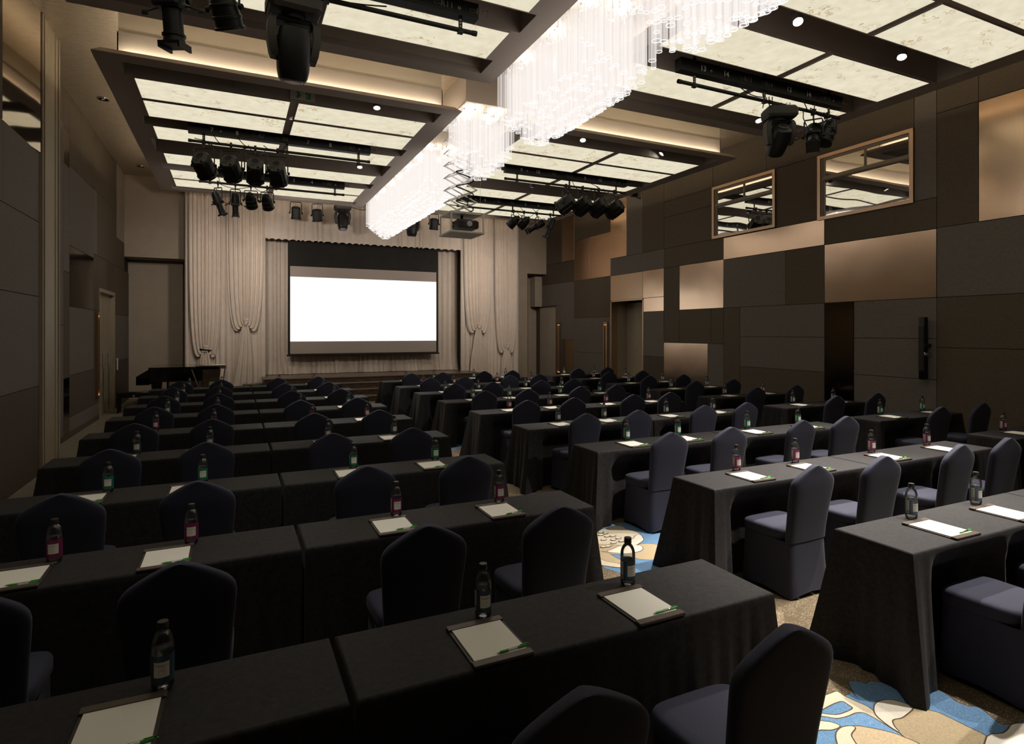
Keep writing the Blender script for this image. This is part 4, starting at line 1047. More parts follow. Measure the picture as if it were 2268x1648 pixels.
def yoke(t, R, half, drop, piv, rail_y=0., mat='black_metal', thick=.012):
    """clamp on the pipe, stem and U-shaped yoke down to the pivot axis (local X of R)"""
    ax = (R @ Vector((1,0,0))); ax.z = 0
    ax = ax.normalized() if ax.length > .2 else Vector((1,0,0))
    top = Vector((0,0,0)); P = Vector(piv)
    mb = MB(); mb.bbox(-.02,.02,-.038,.038,-.045,.04,.006); mb.tube([(0,0,-.04),(0,0,-.11)], .012, 8); mb.tube([(0,-.035,-.02),(0,-.075,-.02)], .008, 6)
    mb.build('clamp', M['black_metal'], t)
    h = Vector((P.x, P.y, -.11))
    a = P+ax*half; b = P-ax*half
    mb = MB(); mb.tube([h*1.0, h+Vector((0,0,-.005))], .012, 6)
    pts = [a, a+Vector((0,0,(h.z-a.z)*.88)), Vector((a.x*.9+P.x*.1,a.y*.9+P.y*.1,h.z)), Vector((b.x*.9+P.x*.1,b.y*.9+P.y*.1,h.z)), b+Vector((0,0,(h.z-b.z)*.88)), b]
    mb.tube(pts, thick, 6)
    mb.build('yoke', M['black_metal'], t, smooth=50)
    for s in (-1,1):
        kb = MB(); c = P+ax*s*(half+.012)
        kb.lathe([(.026,-.012),(.03,0),(.026,.022)], 10, Matrix.Translation(c) @ frame_to(-ax*s, (0,0,1))); kb.build('yoke_knob', M['black'], t)
GRP = {}
def light_empty(name, x, y, z, label, cat, grp): return empty(name, (x, y, z), 0, label, cat, grp)
def box_flood(x, y, z, aim, label, grp, size=1., drop=.40):
    t = light_empty('stage_floodlight', x, y, z, label, 'stage light', grp)
    R = frame_to(aim); P = Vector((0,0,-drop)); T = Matrix.Translation(P) @ R
    s = size
    def octo(w_, h_, z_, c=.30): 
        a, b = w_/2, h_/2; q = c*w_
        return [(-a+q,-b,z_),(a-q,-b,z_),(a,-b+q,z_),(a,b-q,z_),(a-q,b,z_),(-a+q,b,z_),(-a,b-q,z_),(-a,-b+q,z_)]
    mb = MB(); mb.loft([octo(.27*s,.30*s,.20*s,.26), octo(.30*s,.33*s,.17*s,.24), octo(.30*s,.33*s,-.16*s,.24), octo(.33*s,.36*s,-.17*s,.20), octo(.33*s,.36*s,-.21*s,.20)], True, True)
    for q in (-.10,0,.10): mb.box(-.008*s+q*s, .008*s+q*s, -.175*s, -.155*s, -.15*s, .16*s)
    mb.xf(T).build('housing', M['black'], t, smooth=0)
    mb = MB(); mb.lathe([(.085*s,.195*s),(.085*s,.215*s),(.062*s,.225*s),(.06*s,.212*s)], 20, Matrix.Translation((0,.045*s,0)))
    for k in range(6): mb.box(-.055*s,.055*s,.045*s-.05*s+.02*s*k-.003,.045*s-.05*s+.02*s*k+.003,.21*s,.222*s)
    mb.loft([octo(.26*s,.29*s,.203*s,.26), octo(.25*s,.28*s,.21*s,.26)], True, True)
    mb.xf(T).build('rear_vent', M['dark_grey'], t, smooth=0)
    mb = MB(); mb.lathe([(.02*s,.20*s),(.022*s,.235*s),(.012*s,.245*s)], 10, Matrix.Translation((.05*s,-.10*s,0))); mb.tube([(-.09*s,-.06*s,.21*s),(-.09*s,-.06*s,.235*s),(-.02*s,-.08*s,.235*s),(-.02*s,-.08*s,.21*s)], .005, 6); mb.xf(T).build('focus_knob', M['black_metal'], t)
    mb = MB(); mb.lathe([(.13*s,-.205*s),(.13*s,-.212*s)], 20); mb.xf(T).build('lens', M['lens_off'], t)
    yoke(t, R, .19*s, drop, P)
    return t
def par_can(x, y, z, aim, label, grp, size=1., drop=.33, piv=None):
    t = light_empty('par_light', x, y, z, label, 'stage light', grp)
    R = frame_to(aim); P = Vector(piv) if piv else Vector((0,0,-drop)); T = Matrix.Translation(P) @ R; s = size
    mb = MB(); mb.lathe([(.03*s,.165*s),(.06*s,.16*s),(.075*s,.14*s),(.088*s,.10*s),(.105*s,.04*s),(.112*s,.035*s),(.112*s,.02*s),(.106*s,.015*s),(.108*s,-.05*s),(.115*s,-.055*s),(.115*s,-.075*s),(.108*s,-.08*s),(.108*s,-.13*s),(.12*s,-.135*s),(.12*s,-.155*s),(.10*s,-.158*s)], 24); mb.xf(T).build('can', M['black'], t, smooth=35)
    mb = MB(); mb.lathe([(.035*s,.155*s),(.035*s,.19*s),(.02*s,.20*s)], 14); mb.xf(T).build('lamp_cap', M['dark_grey'], t)
    mb = MB(); mb.lathe([(.098*s,-.145*s),(.095*s,-.15*s)], 20); mb.xf(T).build('lens', M['lens_off'], t)
    yoke(t, R, .128*s, drop, P)
    return t
def ellipsoidal(x, y, z, aim, label, grp, size=1., drop=.36, piv=None):
    t = light_empty('profile_spotlight', x, y, z, label, 'stage light', grp)
    R = frame_to(aim); P = Vector(piv) if piv else Vector((0,0,-drop)); T = Matrix.Translation(P) @ R; s = size
    mb = MB(); mb.lathe([(.04*s,.27*s),(.068*s,.26*s),(.08*s,.22*s),(.09*s,.15*s),(.10*s,.06*s),(.10*s,.0*s)], 20)
    for k in range(4): mb.lathe([(.105*s,.09*s+.04*s*k),(.105*s,.10*s+.04*s*k)], 20)
    mb.xf(T).build('lamp_housing', M['black'], t, smooth=40)
    mb = MB(); mb.bbox(-.10*s,.10*s,-.10*s,.10*s,-.06*s,.01*s,.02*s); mb.xf(T).build('shutter_gate', M['black'], t, smooth=0)
    mb = MB(); mb.lathe([(.072*s,-.05*s),(.072*s,-.24*s),(.085*s,-.245*s),(.085*s,-.26*s),(.074*s,-.265*s),(.08*s,-.31*s)], 20); mb.xf(T).build('lens_tube', M['black'], t, smooth=40)
    mb = MB(); mb.box(-.086*s,.086*s,-.086*s,.086*s,-.335*s,-.31*s); mb.box(-.086*s,-.07*s,-.086*s,.086*s,-.36*s,-.33*s); mb.box(.07*s,.086*s,-.086*s,.086*s,-.36*s,-.33*s); mb.xf(T).build('filter_frame', M['black'], t, smooth=0)
    for sx in (-1,1):
        mb = MB(); mb.tube([(sx*.09*s,.02*s,-.03*s),(sx*.15*s,.02*s,-.04*s),(sx*.21*s,.02*s,-.06*s)], .008*s, 6); mb.bbox(min(sx*.20,sx*.25)*s,max(sx*.20,sx*.25)*s,.008*s,.032*s,-.085*s,-.05*s,.003); mb.xf(T).build('shutter_handle', M['dark_grey'], t)
    mb = MB(); mb.tube([(0,.07*s,.24*s),(0,.12*s,.29*s),(0,.10*s,.33*s),(0,.02*s,.31*s)], .010*s, 6); mb.xf(T).build('rear_handle', M['dark_grey'], t)
    yoke(t, R, .118*s, drop, P)
    return t
def moving_head(x, y, z, aim, label, grp, size=1., yaw=0., up=.10):
    t = light_empty('moving_head_light', x, y, z, label, 'stage light', grp)
    t.rotation_euler = (0,0,yaw); s = size
    mb = MB()
    for sx in (-1,1): mb.tube([(sx*.13*s,0,-.05),(sx*.13*s+.03,0,.03),(sx*.13*s-.03,0,.03),(sx*.13*s,0,-.05)], .008, 6)
    mb.build('clamp', M['steel'], t)
    b0 = -.06-.15*s
    mb = MB(); mb.bbox(-.22*s,.22*s,-.17*s,.17*s,b0,-.05,.035*s)
    for k in range(7):
        for sx in (-1,1): mb.box(sx*.2205*s-.003,sx*.2205*s+.003,-.12*s,.12*s,b0+.03*s+.015*s*k,b0+.036*s+.015*s*k)
    mb.build('base', M['dark_grey'], t, smooth=30)
    mb = MB(); mb.lathe([(.10*s,b0+.01),(.10*s,b0-.04*s)], 20); mb.bbox(-.20*s,.20*s,-.07*s,.07*s,b0-.075*s,b0-.03*s,.02*s); mb.build('yoke_bridge', M['black'], t)
    pz = b0-.27*s
    for sx in (-1,1):
        mb = MB(); rings = []
        for zz, wy, o in ((b0-.03*s,.07,.19),(b0-.08*s,.085,.215),(b0-.20*s,.085,.22),(b0-.33*s,.075,.20),(b0-.38*s,.05,.185)):
            rings.append([(sx*(o-.065)*s,-wy*s,zz),(sx*o*s,-wy*s*.8,zz),(sx*o*s,wy*s*.8,zz),(sx*(o-.065)*s,wy*s,zz)][::sx])
        mb.loft(rings, True, True); mb.build('yoke_arm', M['dark_grey'], t, smooth=50)
    Ri = Matrix.Rotation(-yaw, 4, 'Z'); R = frame_to(Ri @ Vector(aim), (0,0,1) if abs(Vector(aim).normalized().z) < .95 else (0,1,0))
    # keep the tilt axis along local x
    a = (Ri @ Vector(aim)).normalized(); tilt = math.atan2(a.y, -a.z)
    T = Matrix.Translation((0,0,pz)) @ Matrix.Rotation(tilt, 4, 'X')
    mb = MB(); rings = []
    for zz, q in ((.17,.085),(.15,.12),(.08,.135),(-.05,.14),(-.18,.132),(-.25,.118),(-.275,.10)):
        rings.append(super_ring(q*s, q*s*1.05, 0, 0, zz*s, 24, 3))
    mb.loft(rings, True, True); mb.xf(T).build('head', M['black'], t, smooth=40)
    mb = MB(); mb.lathe([(.07*s,.165*s),(.075*s,.185*s),(.05*s,.19*s),(.045*s,.172*s)], 20)
    for k in range(5):
        for sx in (-1,1): mb.box(sx*.136*s-.003,sx*.136*s+.003,-.05*s,.05*s,(-.04+.028*k)*s,(-.030+.028*k)*s)
    mb.xf(T).build('rear_vent', M['dark_grey'], t, smooth=40)
    mb = MB(); mb.lathe([(.085*s,-.274*s),(.08*s,-.283*s)], 20); mb.xf(T).build('lens', M['lens_off'], t)
    return t

def cab(x0, pts): return [(x-x0, y, z) for x, y, z in pts]
def droop(a, b, sag, n=7, dy=-.03):
    return [(a[0]+(b[0]-a[0])*k/n, dy*math.sin(PI*k/n)+(-.065 if k == 0 else -.02), a[1]+(b[1]-a[1])*k/n-sag*math.sin(PI*k/n)) for k in range(n+1)]
PZ = 5.24
# left coffer: rail 7/8 with four floods, rail 3/4, rail 11/12; right coffer: 9/10, 5/6, 13/14
rail(-.70, 2.42, 11.65, ['7','8','R7','R8','7','8','R7','R8'], 'black lighting rail numbered seven and eight, farther pilaster-side coffer', (.24,1.60,2.90),
     [droop((.36,.20),(.62,.0),.10), droop((.74,.20),(1.05,-.02),.08), droop((.25,-.02),(.95,-.02),.07), droop((.95,.02),(1.25,.0),.16), droop((1.2,.05),(1.55,.02),.06), droop((.1,.03),(.50,-.16),-.06)])
for k, (x, a) in enumerate(((-.46,(.30,.85,-.48)),(-.03,(.24,.85,-.48)),(.365,(.04,.85,-.48)),(.74,(.20,.85,-.48)))):
    box_flood(x-.0, 11.65, PZ, a, 'black box floodlight on rail 7 and 8, %s from its wall end' % ORD[k], 'box floodlights on rail 7 and 8', .93, .41)
rail(-.68, 2.44, 14.72, ['3','4','R3','R4','3','4','R3','R4'], 'black lighting rail numbered three and four, farther pilaster-side coffer', (.22,1.58,2.90),
     [droop((.36,.20),(.42,.02),.0), droop((.6,.20),(.75,.02),.05), droop((.35,0),(1.1,0),.10), droop((1.1,0),(1.45,0),.12)])
ellipsoidal(-.30, 14.72, PZ, (.30,.35,-.8), 'black profile spotlight tilted right, at the wall end of rail 3 and 4', 'profile spotlights on rail 3 and 4', .88, .42)
ellipsoidal(.05, 14.72, PZ, (.02,.30,-.9), 'black profile spotlight hanging straight, second on rail 3 and 4', 'profile spotlights on rail 3 and 4', .88, .42)
par_can(.37, 14.72, PZ, (.15,.70,-.7), 'round black par light, third on rail 3 and 4', 'par lights on rail 3 and 4', 1.1, .33)
par_can(.71, 14.72, PZ, (.22,.70,-.7), 'round black par light, rightmost on rail 3 and 4', 'par lights on rail 3 and 4', 1.1, .33)
rail(-.76, 2.45, 6.13, ['11','12','R11','R12','11','12','R11','R12'], 'black lighting rail numbered twelve, nearer pilaster-side coffer, cut by the frame', (.24,1.60,3.02),
     [droop((.62,.20),(.92,-.04),.12), droop((.8,.20),(1.15,-.08),.10), droop((1.35,.02),(2.2,.06),.05)])
ellipsoidal(-.50, 6.13, PZ, (.06,.12,-1.), 'large black profile spotlight at the top left of the frame', 'nearest stage lights', 1.15, .34)
par_can(-.07, 6.13, PZ, (.30,.45,-.9), 'black par light at the top edge, left of the moving head', 'nearest stage lights', 1.15, .30)
moving_head(.535, 6.13, PZ-.02, (.0,.22,-1.), 'big black moving head light at the top edge of the frame', 'nearest stage lights', 1.12, yaw=0.05)
rail(5.31, 8.48, 11.65, ['9','10','R9','R10','9','10','R9','R10'], 'black lighting rail numbered nine and ten, farther window-side coffer', (.30,1.62,2.90),
     [droop((1.63,.20),(1.75,.0),.04), droop((1.95,.20),(2.4,.05),.02), droop((1.7,0),(2.3,.02),.10), droop((2.2,.0),(2.7,-.02),.08), droop((2.3,.05),(2.9,0),.05), droop((1.45,0),(1.5,-.35),.02), droop((2.5,.02),(2.95,-.1),.12)])
for k, (x, a) in enumerate(((6.84,(-.50,.70,-.50)),(7.28,(-.35,.80,-.48)),(7.72,(-.35,.80,-.48)),(8.16,(-.35,.80,-.45)))):
    box_flood(x, 11.65, PZ, a, 'black box floodlight on rail 9 and 10, %s from the chandelier' % ORD[k], 'box floodlights on rail 9 and 10', .95, .41)
rail(5.33, 8.48, 14.72, ['5','6','R5','R6','5','6','R5','R6'], 'black lighting rail numbered five and six, farther window-side coffer', (.30,1.62,2.90),
     [droop((1.75,.20),(1.95,.0),.0), droop((2.1,.20),(2.35,0),.0), droop((1.7,0),(2.3,0),.16), droop((2.3,0),(2.95,-.1),.16), droop((2.5,.2),(2.3,.03),.02)])
par_can(6.98, 14.72, PZ, (-.45,.55,-.6), 'round black par light, leftmost on rail 5 and 6', 'par lights on rail 5 and 6', 1.1, .29)
par_can(7.30, 14.72, PZ, (-.40,.55,-.6), 'round black par light, second on rail 5 and 6', 'par lights on rail 5 and 6', 1.1, .29)
ellipsoidal(7.70, 14.72, PZ, (-.80,.10,-.45), 'black profile spotlight pointing down left, third on rail 5 and 6', 'profile spotlights on rail 5 and 6', .95, .36)
ellipsoidal(8.13, 14.72, PZ, (-.22,.35,-.9), 'black profile spotlight with looped cables, rightmost on rail 5 and 6', 'profile spotlights on rail 5 and 6', .95, .34)
rail(5.32, 8.50, 6.15, ['13','14','R13','R14','13','14','R13','R14'], 'black lighting rail numbered thirteen and fourteen, nearer window-side coffer', (.28,1.58,2.94),
     [droop((.86,.22),(1.55,.04),.10), droop((1.55,.02),(1.75,-.2),.0), droop((1.6,.04),(1.8,-.22),-.04), droop((1.66,.05),(1.9,.02),.10), droop((2.22,.22),(2.45,-.02),.02), droop((2.45,.0),(3.0,.0),.06), droop((2.6,.18),(2.5,.04),.08), droop((2.75,.0),(3.05,-.12),.12), droop((2.3,-.05),(2.55,-.3),.12), droop((1.5,.1),(1.52,-.12),.0)])
moving_head(7.20, 6.15, PZ-.01, (.30,.62,-.62), 'big black moving head light on rail 13 and 14', 'stage lights on rail 13 and 14', .98, yaw=-.45)
ellipsoidal(7.92, 6.15, PZ, (-.58,-.42,-.62), 'long black profile spotlight pointing down left on rail 13 and 14', 'stage lights on rail 13 and 14', 1.05, .36)
par_can(8.22, 6.15, PZ, (-.42,.10,-.85), 'round black par light at the right end of rail 13 and 14', 'stage lights on rail 13 and 14', 1.15, .27)
# lights in front of the drapes on a plain pipe above the coffer edge
t = empty('lighting_rail', (1.2, 17.85, 5.72), 0, 'plain black pipe close before the stage drapes', 'lighting rail')
mb = MB(); mb.tube([(0,0,0),(5.2,0,0)], .025, 12); mb.build('pipe', M['black_metal'], t)
for hx in (.3,2.6,4.9):
    mb = MB(); mb.tube([(hx,0,0),(hx,0,.52)], .012, 8); mb.build('drop_rod', M['black_metal'], t)
mb = MB(); mb.tube([(1.95,-.02,-.12),(2.2,-.05,-.18),(2.6,-.05,-.17),(2.9,0,-.02)], .008, 6); mb.build('cable', M['black'], t)
box_flood(1.62, 17.85, 5.72, (.02,.28,-.95), 'narrow black stage light before the drapes, leftmost', 'lights before the drapes', .80, .42)
box_flood(2.20, 17.85, 5.72, (.12,.28,-.95), 'narrow black stage light before the drapes, second', 'lights before the drapes', .80, .44)
moving_head(2.91, 17.85, 5.70, (0,-.25,-.95), 'moving head light before the drapes, left of the chandelier', 'lights before the drapes', 1.05)
moving_head(5.0, 17.85, 5.66, (.05,.1,-.95), 'moving head light before the drapes, partly behind the chandelier', 'lights before the drapes', 1.05, yaw=.3)
box_flood(5.70, 17.85, 5.72, (.02,.28,-.95), 'narrow black stage light behind the projector cage', 'lights before the drapes', .80, .42)

# ------------------------------------------------------------------ small ceiling spotlights in the recesses
def spot(x, y, z, aim, on, label, power=0, size=34, s=1.):
    t = empty('ceiling_spotlight', (x, y, z), 0, label, 'spotlight', 'small spotlights in the ceiling recesses')
    R = frame_to(aim); T = Matrix.Translation((0,0,-.15)) @ R
    mb = MB(); mb.bbox(-.045,.045,-.03,.03,-.03,.30,.006); mb.bar((-.055,0,-.02),(-.055,0,-.16),.02,.012,(0,1,0)); mb.build('bracket', M['spot_body'], t)
    mb = MB(); mb.lathe([(.045*s,.10*s),(.058*s,.09*s),(.060*s,-.08*s),(.056*s,-.085*s),(.048*s,-.05*s)], 20, cap1=False); mb.xf(T).build('lamp_barrel', M['spot_body'], t, smooth=40)
    mb = MB(); mb.lathe([(.001,-.052*s),(.048*s,-.052*s)][::-1], 20, cap0=True); mb.xf(T).build('lamp_lens', M['lens_on'] if on else M['lens_off'], t, smooth=0)
    if power:
        li = bpy.data.lights.new('spot_beam', 'SPOT'); li.energy = power; li.color = (1.,.93,.84); li.spot_size = math.radians(size); li.spot_blend = .7; li.shadow_soft_size = .04
        lo = bpy.data.objects.new('spot_beam', li); COL.objects.link(lo); lo.parent = t
        d = Vector(aim).normalized()
        lo.location = Vector((0,0,-.15))+d*.11
        lo.rotation_euler = d.to_track_quat('-Z','Y').to_euler()
    return t
SP = SPOT_POWER = 640
ZT = 5.76
def aim_at(x, y, z, tx, ty, tz=.74): return (tx-x, ty-y, tz-z)
spots = [
 (.02,9.56,(.45,.2,-.8),False,'unlit grey spotlight turned aside, left end of the first farther recess',0),
 (2.10,9.58,aim_at(2.10,9.58,5.6,1.9,8.4),True,'lit spotlight near the chandelier, first recess of the farther pilaster-side coffer',.8),
 (2.52,13.2,aim_at(2.52,13.2,5.6,2.2,11.6),True,'lit spotlight in the middle recess of the farther pilaster-side coffer',.8),
 (5.98,9.56,aim_at(5.98,9.56,5.6,5.0,7.9),True,'lit spotlight by the chandelier, first recess of the farther window-side coffer',1.3),
 (7.94,9.60,(-.55,.25,-.7),True,'spotlight turned left near the end of the farther window-side coffer',.6),
 (8.15,7.40,aim_at(8.15,7.40,5.6,7.4,5.6),True,'lit spotlight in the last recess of the nearer window-side coffer',1.0),
 (5.98,4.86,aim_at(5.98,4.86,5.6,4.3,2.6),True,'lit spotlight by the upper chandelier, nearer window-side coffer',2.4),
 (7.98,4.88,aim_at(7.98,4.88,5.6,6.0,3.8),True,'lit spotlight toward the window wall, nearer window-side coffer',2.2),
 (6.75,13.15,(.05,.2,-.9),True,'grey spotlight hanging above rail 5 and 6',.8),
 (1.95,16.80,(.1,.2,-.9),False,'grey spotlight at the stage end of the farther pilaster-side coffer',0),
]
spots += [
 (5.3,2.72,aim_at(5.3,2.72,5.6,4.0,3.6),True,'lit spotlight in the recess above the nearer window-side coffer, chandelier side',1.6),
 (7.6,2.72,aim_at(7.6,2.72,5.6,5.6,4.4),True,'lit spotlight in the recess above the nearer window-side coffer, window-wall side',1.6),
 (5.6,1.43,aim_at(5.6,1.43,5.6,3.4,1.6,0),True,'lit spotlight above the front aisle, chandelier side',1.6),
 (7.6,1.43,aim_at(7.6,1.43,5.6,4.6,2.0,0),True,'lit spotlight above the front aisle, window-wall side',1.4),
 (2.3,2.72,aim_at(2.3,2.72,5.6,1.2,4.0),True,'lit spotlight in the recess of the nearer pilaster-side coffer, chandelier side',.16),
 (-.4,2.72,aim_at(-.4,2.72,5.6,-.2,4.2),True,'lit spotlight in the recess of the nearer pilaster-side coffer, pilaster side',.14),
]
for x, y, a, on, lab, pw in spots:
    spot(x, y, ZT, a, on, lab, pw*SP, 46)
for k, (x, y) in enumerate(((-2.17,13.15),(-2.17,18.1))):
    t = empty('recessed_downlight', (x, y, ZC), 0, '%s round recessed downlight above the left wall' % ('nearer','farther')[k], 'downlight', 'recessed downlights of the side ceiling')
    mb = MB(); mb.lathe([(.075,-.012),(.10,-.012),(.105,-.001),(.075,-.001)], 24, cap0=False, cap1=False); mb.build('trim_ring', M['steel'], t)
    mb = MB(); mb.lathe([(.001,-.004),(.075,-.004)][::-1], 20); mb.build('reflector', M['chrome'], t, smooth=0)
    mb = MB(); mb.lathe([(.03,-.006),(.028,-.011)], 14); mb.build('lamp', M['lens_off'], t)
t = empty('sprinkler_head', (.868, 10.45, ZS), 0, 'small chrome sprinkler head on the centre bar of the left coffer', 'sprinkler')
mb = MB(); mb.lathe([(.03,0),(.028,-.012),(.012,-.014),(.010,-.04),(.026,-.045),(.024,-.05)], 14); mb.build('ceiling_fitting', M['chrome'], t)
mb = MB(); mb.tube([(.012,0,-.014),(.022,0,-.03),(.008,0,-.045)], .003, 6); mb.tube([(-.012,0,-.014),(-.022,0,-.03),(-.008,0,-.045)], .003, 6); mb.build('sprinkler_arm', M['chrome'], t)
t = empty('exit_sign', (.98, 9.72, 5.52), 0, 'unlit pale exit sign with green figure above the left coffer edge', 'sign')
mb = MB(); mb.box(-.18,.18,-.018,.0,.0,.17); mb.build('sign_plate', M['white_metal'], t, smooth=0)
mb = MB()
for p in ([(-.10,.02),(-.06,.02),(-.02,.07),(-.05,.12),(-.10,.13),(-.08,.09)], [(.04,.02),(.12,.02),(.12,.12),(.04,.12),(.04,.09),(.08,.09),(.08,.08),(.05,.08),(.05,.06),(.08,.06),(.08,.05),(.04,.05)]):
    mb.add([(x,-.0195,z) for x,z in p], [tuple(range(len(p)))])
mb.build('green_figure', M['logo_green'], t, smooth=0)

# ------------------------------------------------------------------ chandeliers of hanging acrylic tubes
def chandelier(y0, y1, label, seed, ymin=-9, longest=0.):
    xc = 3.89
    t = empty('tube_chandelier', (xc, (y0+y1)/2, 5.72), 0, label, 'chandelier')
    rnd = random.Random(seed); tubes = []
    ny = int((y1-y0)/.098); nx = 10
    for j in range(ny+1):
        y = y0+(y1-y0)*j/max(1,ny)
        for i in range(nx):
            x = -.435+.87*i/(nx-1)
            if rnd.random() < .04: continue
            e = abs(x)/.435
            en = min(1, min(y-y0, y1-y)/.45)
            zb = 4.54+.27*(round(e*4)/4)**1.05+.16*(1-en)**1.5+rnd.choice((0,0,.0,.05,.10))
            r = rnd.choice((.024,.03,.036,.044))
            if y < ymin: continue
            tubes.append((x+rnd.uniform(-.012,.012), y-(y0+y1)/2+rnd.uniform(-.012,.012), zb-5.72, r, -.06-rnd.uniform(0,.05)))
    def one(mb, tb):
        x, y, zb, r, zt = tb
        mt = Matrix.Translation((x,y,0))
        mb.lathe([(r,zt),(r,zb)], 12, mt, cap0=False, cap1=False)
        mb.cur = 1
        mb.lathe([(r+.0005,zb+.006),(r+.0015,zb),(r-.003,zb),(r-.003,zb+.006)], 12, mt, cap0=False, cap1=False)
        mb.cur = 0
    order = sorted(tubes, key=lambda b: (b[1]+(y0+y1)/2)**2*.2+(b[0]+.6)**2*8+ (b[2]+1.2)*2)
    for tb in order[:100]:
        mb = MB(); one(mb, tb); mb.build('glass_tube', [M['tube'], M['tube_rim']], t, smooth=60)
    if len(order) > 100:
        mb = MB()
        for tb in order[100:]: one(mb, tb)
        tag(mb.build('tube_cluster', [M['tube'], M['tube_rim']], t, smooth=60), kind='stuff')
    for k in range(max(2, int((y1-y0)/.8))):
        yy = (k+.5)/max(2, int((y1-y0)/.8))*(y1-y0)-(y1-y0)/2
        for xx in (-.22,.22):
            b_ = MB(); b_.lathe([(.012,-.02),(.026,-.05),(.026,-.075),(.01,-.095)], 10, Matrix.Translation((xx,yy,0))); b_.build('lamp_bulb', M['bulb'], t)
    mb = MB()
    for tb in tubes[::2]:
        x, y, zb, r, zt = tb
        mb.tube([(x,y,0),(x,y,zt-.02)], .004, 4, False)
        mb.bar((x-r,y,zt-.015),(x+r,y,zt-.015),.004,.006); mb.bar((x,y-r,zt-.015),(x,y+r,zt-.015),.004,.006)
        mb.bbox(x-.012,x+.012,y-.012,y+.012,zt-.03,zt-.012,.004)
    tag(mb.build('hanger_fittings', M['steel'], t, smooth=0), kind='stuff')
    return t
M['tube_rim'] = emit('tube rim', (1.,.97,.95), 1.15)
M['bulb'] = emit('halogen bulb', (1.,.93,.85), 160.)
chandelier(2.2, 4.62, 'glowing glass-tube chandelier at the top right of the frame, nearest one', 1)
chandelier(5.32, 7.74, 'glowing glass-tube chandelier, second from the camera, above the aisle', 2)
chandelier(9.18, 9.92, 'short glowing glass-tube chandelier just before the projector lift', 3)
chandelier(11.25, 17.1, 'long glowing glass-tube chandelier nearest the stage', 4)

# ------------------------------------------------------------------ projector, its cage and scissor lift
xl, xr, yf, yb, z0, z1 = 3.545, 4.185, 10.10, 10.74, 3.76, 4.09
t = empty('projector_lift', ((xl+xr)/2, (yf+yb)/2, z0), 0, 'white cage on a steel scissor lift between the chandeliers', 'projector lift')
mt = Matrix.Translation((-(xl+xr)/2, -(yf+yb)/2, -z0))
q = .022
mb = MB(); mb.bbox(xl-.01,xr+.01,yf-.01,yb+.01,z0-.035,z0,.006); mb.xf(mt).build('bottom_plate', M['white_metal'], t, smooth=0)
for x in (xl, xr-q):
    for y in (yf, yb-q):
        mb = MB(); mb.box(x,x+q,y,y+q,z0,z1); mb.xf(mt).build('corner_post', M['white_metal'], t, smooth=0)
mb = MB(); mb.box(xl,xr,yf,yf+q,z1,z1+q); mb.box(xl,xr,yb-q,yb,z1,z1+q); mb.box(xl,xl+q,yf+q,yb-q,z1,z1+q); mb.box(xr-q,xr,yf+q,yb-q,z1,z1+q); mb.xf(mt).build('top_rim', M['white_metal'], t, smooth=0)
mb = MB(); mb.box(xl+q,xr-q,yf+.10,yb-q,z1+.004,z1+.014); mb.xf(mt).build('top_plate', M['white_metal'], t, smooth=0)
stages = 7; zt_ = 5.72; zz = [z1+q+(zt_-z1-q)*k/stages for k in range(stages+1)]
sx0, sx1 = 3.58, 4.12
for k in range(stages):
    for y in (10.30, 10.58):
        for a, b in ((sx0,sx1),(sx1,sx0)):
            mb = MB(); mb.bar((a,y,zz[k]),(b,y+.012*(1 if a < b else -1),zz[k+1]),.022,.008,(0,1,0)); mb.xf(mt).build('scissor_arm', M['steel'], t, smooth=0)
for k in range(stages+1):
    for x in (sx0, sx1):
        mb = MB(); mb.tube([(x,10.27,zz[k]),(x,10.61,zz[k])], .010, 8); mb.xf(mt).build('cross_rod', M['steel'], t)
mb = MB()
pts = []
for k in range(60):
    u = k/59; pts.append((3.86+.17*math.sin(u*PI*9), 10.24+.06*math.cos(u*PI*9), z1+.03+1.2*u))
mb.tube(pts, .011, 7); mb.xf(mt).build('coiled_cable', M['black'], t, smooth=60)
mb = MB(); mb.tube([(4.15,10.2,z1+.02),(4.15,10.2,5.72)], .002, 5); mb.xf(mt).build('safety_wire', M['steel'], t)
mb = MB(); mb.bbox(3.56,4.14,10.25,10.63,5.70,5.722,.004); mb.xf(mt).build('ceiling_mount', M['steel'], t)
t = empty('projector', (3.905, 10.40, z1), 0, 'dark grey projector hanging inside the white cage', 'projector')
mb = MB(); mb.bbox(-.20,.22,-.22,.16,-.255,-.105,.03); mb.build('projector_body', M['dark_grey'], t, smooth=30)
mb = MB(); mb.lathe([(.05,0),(.052,.02),(.04,.03)], 16, Matrix.Translation((.02,-.222,-.18)) @ Matrix.Rotation(PI/2,4,'X')); mb.build('lens', M['lens_off'], t)
mb = MB()
for q0, q1 in ((-.17,-.08),(.10,.19)):
    for k in range(6): mb.box(q0,q1,-.224,-.219,-.23+.018*k,-.222+.018*k)
mb.build('front_vent', M['black'], t, smooth=0)
mb = MB(); mb.box(-.09,.0,-.06,.06,-.11,-.09); mb.box(-.065,-.025,-.02,.02,-.1,.012); mb.tube([(-.18,-.1,-.10),(-.05,-.1,-.085),(.15,-.1,-.10)], .012, 6); mb.build('ceiling_bracket', M['black'], t)
mb = MB(); mb.tube([(-.2,0,-.15),(-.24,-.02,-.12),(-.26,-.03,-.2),(-.24,0,-.24),(-.2,.03,-.2)], .012, 6); mb.build('cable', M['black'], t, smooth=60)

